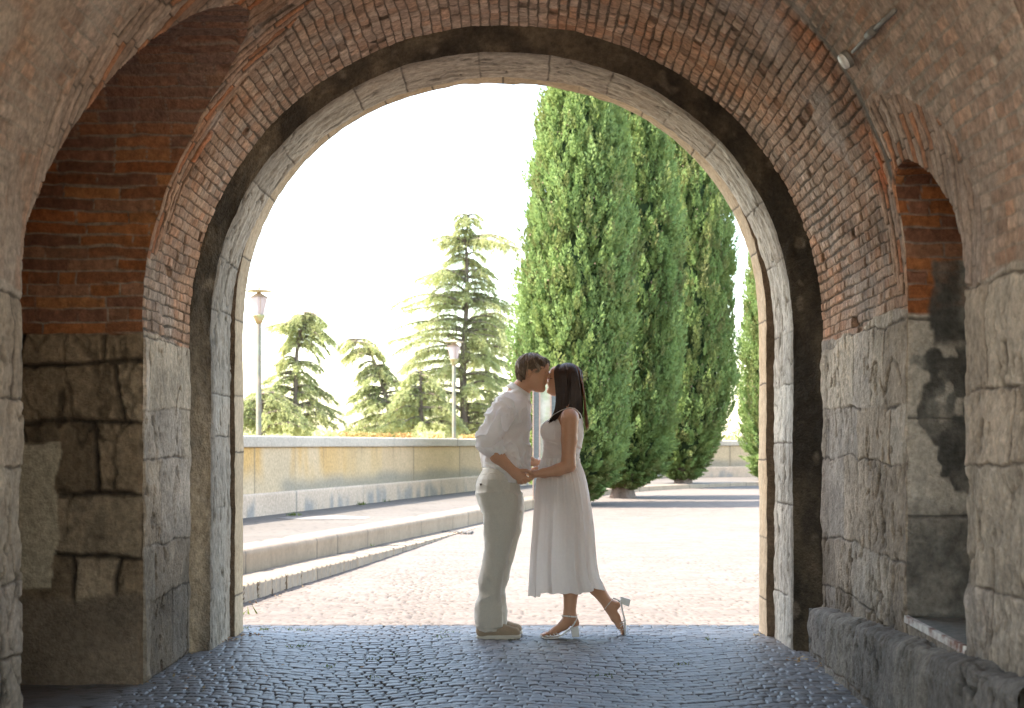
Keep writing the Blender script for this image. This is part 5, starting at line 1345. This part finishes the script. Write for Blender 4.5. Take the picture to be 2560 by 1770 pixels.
wf.cone(q3(1370.5, 955, H2 - .01), q3(1370.5, 955, H2 + .01), .0085, .0085, .004)
wf.cone(q3(1371.5, 960.5, H2 - .009), q3(1371.5, 960.5, H2 + .009), .0085, .0085, .004)
wf.ell(q3(1376, 944.5, H2 - .040), (.010, .012, .009), .003, sub=True); wf.ell(q3(1377.5, 944.5, H2 - .036), (.011, .012, .009), .002)
wf.ell(q3(1400, 950, H2 - .070), (.014, .008, .024), .003)
# near arm
wf.ell(q3(1424, 1046, 8.715), (.056, .055, .062), .025)
WA = [q3(1424, 1052, 8.695), q3(1423, 1100, 8.675), q3(1421, 1150, 8.655), q3(1423, 1164, 8.65), q3(1395, 1175, 8.635), q3(1360, 1182.5, 8.62), q3(1338, 1185, 8.612)]
wf.chain(WA, [.0535, .048, .0415, .039, .036, .0285, .0215], .015)
# near hand, held in his: four fingers under his thumb, her thumb folded over
wf.ell(q3(1328, 1187, 8.622), (.032, .017, .026), .01, .25)
for k, (x0, y0, x1, y1, x2, y2) in enumerate([(1322, 1183, 1312, 1184, 1303, 1189), (1321, 1187, 1310, 1190, 1302, 1195), (1321, 1191, 1311, 1196, 1304, 1200), (1323, 1195, 1315, 1200, 1309, 1203)]):
    wf.chain([q3(x0, y0, 8.628), q3(x1, y1, 8.640), q3(x2, y2, 8.645)], [.0085, .0078, .0062], .003)
wf.chain([q3(1331, 1181, 8.612), q3(1322, 1183.5, 8.600), q3(1315, 1188, 8.598)], [.0095, .0085, .0068], .003)
# far arm: elbow bent, hand at his waist
wf.ell(q3(1424, 1046, 9.02), (.054, .052, .060), .025)
wf.chain([q3(1423, 1052, 9.04), q3(1418, 1100, 9.06), q3(1412, 1138, 9.07), q3(1372, 1158, 9.03), q3(1345, 1157, 8.985)], [.050, .044, .037, .030, .0225], .015)
wf.ell(q3(1334, 1156, 8.97), (.036, .018, .026), .01)
for k in range(4): wf.chain([q3(1326, 1149 + 4.6 * k, 8.965), q3(1315, 1148 + 5 * k, 8.97), q3(1306, 1149 + 5.4 * k, 8.975)], [.0085, .0078, .0062], .003)
wf.chain([q3(1334, 1148, 8.955), q3(1326, 1143, 8.945), q3(1319, 1142, 8.945)], [.0095, .0085, .0065], .003)
# standing leg
YS = 8.79
wf.chain([q3(1420, 1260, 8.80), q3(1424, 1400, YS), q3(1427, 1476, YS), q3(1424, 1532, YS)], [.078, .054, .0465, .0365], .02)
zq = lambda y, D=YS: q3(1, y, D)[2]
wf.chain([q3(1424, 1532, YS), q3(1437, 1557, YS)], [.036, .029], .015)
wf.chain([q3(1424, 1540, YS), q3(1410, 1562, YS), q3(1388, 1577, YS), q3(1374, 1583, YS)], [.036, .031, .0235, .0165], .015, 1.15)
wf.cone(q3(1384, 1582, YS - .018), q3(1384, 1582, YS + .022), .015, .015, .012)
for k, (yy, x2, r) in enumerate([(-.026, 1362, .0075), (-.013, 1359, .0078), (.001, 1357, .008), (.015, 1355.5, .0085), (.031, 1354.5, .0115)]):
    wf.chain([q3(1376, 1583.5, YS + yy * .9), q3((1376 + x2) / 2, 1583.2, YS + yy), q3(x2, 1587.5, YS + yy)], [r, r * .95, r * .92], .002)
# raised leg
YR = 8.955
wf.chain([q3(1430, 1270, 8.92), q3(1449, 1400, YR), q3(1490, 1468, YR), q3(1521, 1511, YR)], [.078, .056, .0475, .0345], .02)
wf.chain([q3(1521, 1511, YR), q3(1540, 1513, YR)], [.034, .0275], .02)
wf.chain([q3(1526, 1522, YR), q3(1538, 1543, YR), q3(1549, 1563, YR), q3(1553, 1572, YR)], [.034, .029, .021, .016], .015, 1.15)
for k, (yy, y2, r) in enumerate([(-.026, 1581, .0075), (-.013, 1583, .0078), (.001, 1585, .008), (.015, 1587, .0085), (.031, 1588, .011)]):
    wf.chain([q3(1553, 1570, YR + yy * .9), q3(1555.5, 1578, YR + yy), q3(1556.5, y2, YR + yy)], [r * 1.05, r, r * .92], .002)
wf.mesh('body', M_SKIN2, wom, 2)

# bodice
bo = Field((.14, 8.66, 1.0), (.48, 9.10, 1.46), .0032)
bo.loft([row(y, a, b, h, DW) for y, a, b, h in [(1046, 1374, 1455, .128), (1054, 1362, 1457, .146), (1066, 1355, 1458, .152), (1078, 1353, 1459, .150), (1090, 1354, 1459, .142), (1103, 1357, 1457, .134), (1115, 1358, 1455, .128), (1135, 1356, 1450, .122), (1148, 1355, 1448, .122), (1158, 1354, 1449, .128)]], DW, .01)
for yy in (8.79, 8.95): bo.ell(q3(1370, 1078, yy), (.046, .055, .056), .035)
bo.cone(q3(1409, 1046, 8.68), q3(1412, 1066, 8.68), .062, .040, .01, sub=True)      # near armhole
bo.cone(q3(1409, 1046, 9.06), q3(1412, 1066, 9.06), .062, .040, .01, sub=True)
def bfold(P):
    x, y, z = P[:, 0], P[:, 1], P[:, 2]; w = fbm(P, 8, 431, 2); zz_ = (z - 1.03)
    f = .004 * sst(1.26, 1.18, z) * (.7 - 1.4 * np.abs(np.sin(55 * (z + .5 * x) + 4 * w)) ** .6) + .003 * fbm(P, (20, 20, 8), 432, 2)
    seam_ = np.exp(-((z - 1.228 + .25 * (x - .2)) / .006) ** 2) + np.exp(-((x - .265) / .005) ** 2) * sst(1.22, 1.25, z)
    return -f + .004 * seam_
bo.mod(bfold)
bod = bo.mesh('bodice', M_DRESS, wom, 1)
def strap(pts, w, name='strap', par=wom, m=M_DRESS, th=.0035, wd=(0, 1, 0)):
    p = np.array(pts, float); s_, _ = resample(p, .008)
    for _ in range(1): s_[1:-1] = (s_[:-2] + s_[1:-1] * 2 + s_[2:]) / 4
    t = unit(np.gradient(s_, axis=0)); wv = np.asarray(wd, float)[None] - (t @ np.asarray(wd, float))[:, None] * t; wv = unit(wv) * w / 2; nn_ = unit(np.cross(t, wv)) * th / 2
    V = np.stack([s_ - wv - nn_, s_ + wv - nn_, s_ + wv + nn_, s_ - wv + nn_], 1).reshape(-1, 3); n = len(s_); f = []
    for i in range(n - 1):
        for j in range(4): f.append((4 * i + j, 4 * i + (j + 1) % 4, 4 * i + 4 + (j + 1) % 4, 4 * i + 4 + j))
    f += [(0, 3, 2, 1), (4 * n - 4, 4 * n - 3, 4 * n - 2, 4 * n - 1)]
    o = mesh(name, V, f, m, None if par is not wom and par is not man else par)
    if par is not wom and par is not man: o.parent = par; o.location = -np.array(par.parent.location)
    return o
for yy in (8.762, 8.975):
    strap([q3(1371, 1052, yy), q3(1382, 1038, yy), q3(1400, 1027, yy), q3(1424, 1018.5, yy), q3(1440, 1023, yy), q3(1452, 1036, yy), q3(1458, 1058, yy)], .042, 'shoulder_strap')
m_ = MB(); m_.tube([q3(1357, y, 8.80) + [-.004 * math.sin(y), 0, 0] for y in range(1066, 1150, 6)], .0016, 5); m_.build('piping', M_DRESS, wom)

# skirt: gathered at the waist, opening into broad soft folds
na, nz = 420, 150
th = np.linspace(0, 2 * math.pi, na, endpoint=False)
R_ = np.array([(1146, 1355, 1449, .124), (1158, 1351, 1450, .130), (1175, 1346, 1457, .148), (1193, 1343, 1463, .160), (1213, 1340, 1468, .170), (1240, 1338, 1473, .178), (1272, 1336, 1477.5, .185), (1328, 1333, 1483, .195), (1380, 1329, 1486, .205), (1415, 1327, 1489, .212), (1450, 1325, 1495, .218), (1470, 1324, 1503, .222), (1484, 1323.5, 1507, .225)], float)
ys = np.linspace(1146, 1484, nz)
x0, x1, hy = [np.interp(ys, R_[:, 0], R_[:, k]) for k in (1, 2, 3)]
t = (ys - 1146) / (1484 - 1146)
cxp = (x0 + x1) / 2; hxp = (x1 - x0) / 2
fine = np.sin(th * 34 + 1.4 * np.sin(th * 5)) * .5 + np.sin(th * 57 + 2) * .3
# broad folds: sharp ridges at chosen angles (th=pi is her front, th=-pi/2 faces the camera)
def ridge(th, c, w): d = np.abs((th - c + math.pi) % (2 * math.pi) - math.pi); return np.exp(-(d / w) ** 1.3)
g = np.random.default_rng(61)
broad = 0; th_keep = th; th = th + 0
for c_, w_ in [(3.2, .1), (3.80, .13), (4.38, .11), (4.98, .10), (5.34, .09), (5.75, .08), (6.1, .08)]: broad = broad + ridge(th, c_, w_)
for c_ in np.linspace(.1, 3.0, 9): broad = broad + ridge(th, c_, .09)
broad = broad * 1.25 - .5
mod_ = 1 + (.030 * np.exp(-(t / .16) ** 2) + .012)[:, None] * fine[None] * (1 - .5 * t[:, None]) + (.125 * sst(.02, .9, t))[:, None] * broad[None]
dr = .16 * fbm(np.stack([np.cos(th)[None] * 1.2 + 0 * t[:, None], np.sin(th)[None] * 1.2 + 0 * t[:, None], 1.6 * t[:, None] + 0 * th[None]], -1), 1.0, 443, 2) * t[:, None]
thw = (th[None] + dr) % (2 * math.pi); mod_ = np.stack([np.interp(thw[k_], np.r_[th, 2 * math.pi], np.r_[mod_[k_], mod_[k_][:1]]) for k_ in range(nz)])
sx = np.cos(th)[None] * hxp[:, None] * mod_; sy_ = np.sin(th)[None] * hy[:, None] * mod_
sx = np.clip(sx, -1.03 * hxp[:, None], 1.03 * hxp[:, None])
px = cxp[:, None] + sx
hem = 1484 - 9 * sst(-.2, .75, np.sin(-th)) * (np.cos(th) > -.72) + 4 * (np.cos(th) < -.78) - 7 * ridge(th, 5.42, .16) - 8 * (np.cos(th) > .75)
hem = hem + 1.2 * np.sin(th * 18)
py = 1146 + t[:, None] * (hem - 1146)[None]
D_ = DW + sy_
P = np.stack([(px - CX) / F * DW, D_, CH + (HY - py) / F * DW], -1)
P[..., 0] += .003 * fbm(P, (9, 9, 3), 441, 2); P[..., 1] += .005 * fbm(P, (9, 9, 3), 442, 2)
i = np.arange(nz - 1)[:, None] * na; j = np.arange(na)[None]; j2 = (j + 1) % na
sk = mesh('skirt', P.reshape(-1, 3), np.stack([i + j, i + j2, i + na + j2, i + na + j], -1).reshape(-1, 4), M_DRESS, wom)
m_ = MB(); m_.add(*tube(np.r_[P[-1], P[-1][:1]], .0018, 5, False)); m_.build('hem', M_DRESS, wom)

# sandals
def sandal(kind):
    if kind == 'stand':
        Y = YS; Q = lambda x, y, o=0: q3(x, y, Y + o)
        sole = [Q(1444, 1566), Q(1432, 1569), Q(1418, 1577), Q(1404, 1587), Q(1392, 1592.5), Q(1374, 1594), Q(1360, 1593), Q(1351, 1589)]
        heel = [(1427, 1570), (1446, 1564), (1449, 1592.5), (1430, 1593.5)]
        ank = [*[Q(1423.5 + 19.5 * math.cos(u), 1541 + 1.6 * math.cos(u), -.045 * math.sin(u)) for u in np.linspace(0, 2 * math.pi, 25)]]
        side = [[Q(1442, 1544, -.018), Q(1437, 1557, -.034), Q(1426, 1573, -.034)], [Q(1442, 1544, .018), Q(1437, 1557, .034), Q(1426, 1573, .034)]]
        top = [[Q(1402, 1590, -.034), Q(1390, 1583, -.032), Q(1376, 1576.5, -.010), Q(1379, 1579, .02), Q(1384, 1590, .040)], [Q(1390, 1592, -.036), Q(1382, 1582, -.030), Q(1375.5, 1576.5, -.005), Q(1374, 1582, .03), Q(1370, 1591, .042)],
               [Q(1376, 1592, -.034), Q(1374.5, 1583, -.024), Q(1375, 1577, 0), Q(1383, 1578, .025), Q(1398, 1590, .036)], [Q(1362, 1589, -.03), Q(1368, 1582, -.014), Q(1375, 1577.5, .005)]]
        w_s = .036
    else:
        Y = YR; Q = lambda x, y, o=0: q3(x, y, Y + o)
        sole = [Q(1551, 1498), Q(1553.5, 1512), Q(1556, 1528), Q(1561, 1546), Q(1562.5, 1560), Q(1562.5, 1574), Q(1561, 1588)]
        heel = [(1551, 1491), (1577, 1498.5), (1573, 1517), (1553.5, 1510)]
        ank = [Q(1522 + 13 * math.cos(u), 1509.5 - 16 * math.cos(u), -.043 * math.sin(u)) for u in np.linspace(0, 2 * math.pi, 25)]
        side = [[Q(1533, 1495.5, -.016), Q(1544, 1499, -.030), Q(1553, 1508, -.030)], [Q(1533, 1495.5, .016), Q(1544, 1499, .030), Q(1553, 1508, .030)]]
        top = [[Q(1562, 1550, -.036), Q(1552, 1558, -.030), Q(1543, 1568, -.006), Q(1552, 1562, .03), Q(1561, 1556, .036)], [Q(1561, 1558, -.038), Q(1552, 1566, -.028), Q(1544, 1572, -.004), Q(1552, 1570, .03), Q(1561, 1566, .038)],
               [Q(1561, 1574, -.034), Q(1552, 1574.5, -.024), Q(1544, 1572.5, 0), Q(1552, 1576, .03), Q(1560, 1578, .036)]]
        w_s = .036
    # sole, widest at the ball, as the sandal's own mesh together with nothing else
    s_, d_ = resample(np.array(sole), .008); n = len(s_); tt_ = np.linspace(0, 1, n)
    for _ in range(2): s_[1:-1] = (s_[:-2] + s_[1:-1] * 2 + s_[2:]) / 4
    hw = np.interp(tt_, [0, .08, .3, .7, .9, 1], [.020, .030, .027, .043, .036, .014]); tg = unit(np.gradient(s_, axis=0)); nn_ = unit(np.cross(tg, [0, 1., 0])) * .0042
    V = np.stack([s_ + [0, -1, 0] * hw[:, None] - nn_, s_ + [0, 1, 0] * hw[:, None] - nn_, s_ + [0, 1, 0] * hw[:, None] + nn_, s_ + [0, -1, 0] * hw[:, None] + nn_], 1).reshape(-1, 3); f = []
    for i in range(n - 1):
        for j in range(4): f.append((4 * i + j, 4 * i + (j + 1) % 4, 4 * i + 4 + (j + 1) % 4, 4 * i + 4 + j))
    f += [(0, 3, 2, 1), (4 * n - 4, 4 * n - 3, 4 * n - 2, 4 * n - 1)]
    so_ = mesh('sandal', V, f, M_SAND, wom, False)
    V = [q3(x, y, Y + o) for o in (-.026, .026) for x, y in heel]
    h_ = mesh('heel', V, [(0, 1, 2, 3), (7, 6, 5, 4), (0, 4, 5, 1), (1, 5, 6, 2), (2, 6, 7, 3), (3, 7, 4, 0)], M_SAND, None, False); h_.parent = so_; h_.location = -np.array(wom.location)
    bv = h_.modifiers.new('round', 'BEVEL'); bv.width = .005; bv.segments = 3
    strap(ank, .0095, 'ankle_strap', so_, M_SAND, .003, (.1, 0, 1) if kind == 'stand' else (-.6, 0, -.8))
    for p in side: strap(p, .0095, 'side_strap', so_, M_SAND, .003, (1, 0, .3))
    for p in top: strap(p, .0072, 'toe_strap', so_, M_SAND, .003, (1, 0, .5))
    if kind == 'stand':
        c_ = ank[6] + [0, -.003, 0]; bk_ = [c_ + [a * .007, 0, b * .0065] for a, b in ((-1, -1), (1, -1), (1, 1), (-1, 1), (-1, -1))]; m_ = MB(); m_.tube(bk_, .0014, 5); b_2 = m_.build('buckle', M_BTN, None); b_2.parent = so_; b_2.location = -np.array(wom.location)
sandal('stand'); sandal('raised')

# pearl bracelet, earring
wr = q3(1347, 1157, 8.99); m_ = MB()
for k in range(22):
    a = k / 22 * 2 * math.pi; c = wr + np.array([.004 * math.cos(a), math.cos(a) * .027, math.sin(a) * .029])
    m_.add(*lathe([(.0, -.0042), (.003, -.003), (.0042, 0), (.003, .003), (0, .0042)], c, 8))
m_.build('bracelet', M_PEARL, wom)['label'] = 'pearl bracelet on her far wrist'
m_ = MB(); m_.tube([q3(1393, 972, H2 - .07), q3(1393, 982, H2 - .07)], .0016, 5); m_.add(*lathe([(.0, -.004), (.004, 0), (0, .004)], q3(1393, 984, H2 - .07), 8)); m_.build('earring', M_GOLD, wom)
m_ = MB(); m_.tube([q3(1373, 944.5, H2 - .046), q3(1377, 946.5, H2 - .05), q3(1381, 946, H2 - .052)], .0017, 5); m_.build('eyelashes', M_LASH, wom)

# long straight hair: cap plus falling strands
hw_ = Field((.20, 8.74, 1.24), (.50, 9.03, 1.74), .0034)
hw_.ell(q3(1420, 943, H2), (.089, .084, .088), .01)
hw_.loft([row(y, a, b, h, H2) for y, a, b, h in [(930, 1390, 1452, .066), (950, 1393, 1455, .076), (975, 1399, 1456, .078), (1000, 1403, 1457, .078), (1030, 1400, 1457, .075), (1045, 1402, 1455, .06)]], H2 + .005, .02)
hw_.ell(q3(1372, 964, H2 - .02), (.052, .10, .058), .008, -.2, sub=True)
hw_.mod(lambda P: .003 * np.sin(190 * P[:, 0] + 160 * P[:, 1] + 9 * fbm(P, (6, 6, 1.2), 451, 2)))
wh = hw_.mesh('hair', M_HAIR2, wom, 1)
g = np.random.default_rng(62); paths = []; rad = []; bk2 = []; n_ = 16
t = np.linspace(0, 1, n_)
def bez(c): 
    tt_ = t[:, None]; c = [np.asarray(q) for q in c]; k = len(c) - 1; out = 0
    for i, q in enumerate(c): out = out + math.comb(k, i) * (1 - tt_) ** (k - i) * tt_ ** i * q
    return out
for i in range(620):      # near side curtain, from parting over the shoulder front and back
    u_ = g.random(); j = g.normal(0, 1, 4)
    if u_ < .42:          # front lock: temple -> chin level -> ends before the shoulder, curled inwards
        s_ = g.random()
        p = bez([q3(1396 + 20 * s_ + j[0], 912 + j[1], H2 - .02 + .02 * s_), q3(1376 + 28 * s_ + j[0], 918, H2 - .082), q3(1393 + 29 * s_ + j[0], 960, H2 - .090), q3(1398 + 28 * s_, 1010 + j[1], H2 - .10), q3(1386 + 24 * s_ + j[2], 1046 + j[1] * 2, H2 - .12), q3(1371 + 26 * s_ + j[2] * 2, 1056 + j[3] * 4, H2 - .135)])
    elif u_ < .75:        # side to back
        s_ = g.random()
        p = bez([q3(1418 + 10 * s_ + j[0], 911 + j[1], H2 - .01), q3(1428 + 16 * s_, 918, H2 - .10), q3(1430 + 22 * s_ + j[0], 960, H2 - .10 + .03 * s_), q3(1430 + 24 * s_, 1000, H2 - .095 + .03 * s_), q3(1424 + 30 * s_ + j[2], 1020 + j[1], H2 - .10 + .05 * s_), q3(1418 + 38 * s_ + 3 * j[2], 1036 + 14 * s_ + j[3] * 5, H2 - .115 + .07 * s_)])
    else:                 # back of the head down between the shoulders
        s_ = g.random(); yy = g.uniform(-.06, .10)
        p = bez([q3(1428 + j[0], 912 + j[1], H2 + yy * .4), q3(1450 + 5 * s_, 918, H2 + yy), q3(1459 + j[0], 955, H2 + yy), q3(1461 + 2 * s_ + j[0], 1000, H2 + yy * .9), q3(1463 + 3 * s_ + j[2], 1040, H2 + yy * .8), q3(1467 + 3 * s_ + j[2] * 2, 1066 + j[3] * 5, H2 + yy * .8)])
    # keep strands outside the skull
    c0 = q3(1419, 944, H2); d = (p - c0); w_ = np.linalg.norm(d / [.089, .084, .089], axis=1, keepdims=True); p = c0 + d * np.where((w_ < 1.03) & (p[:, 2:3] > c0[2] - .07), 1.03 / w_, 1)
    paths.append(p); rad.append(g.uniform(.0016, .0036)); bk2.append(u_ >= .75)
bk2 = np.array(bk2); paths = np.array(paths); rad = np.array(rad)
M_HAIR3 = principled('backlit_hair', (.26, .085, .022), .4, var=.3, vscale=30, bump=0, spec=.5, transl=.5)  # orange rim of backlight painted into the back strands
for m_k, mt_, nm_ in ((~bk2, M_HAIR2, 'hair_strands'), (bk2, M_HAIR3, 'back_strands')):
    ws_ = strands(paths[m_k], rad[m_k], nm_, mt_, None); ws_.parent = wh; ws_.location = -np.array(wom.location)
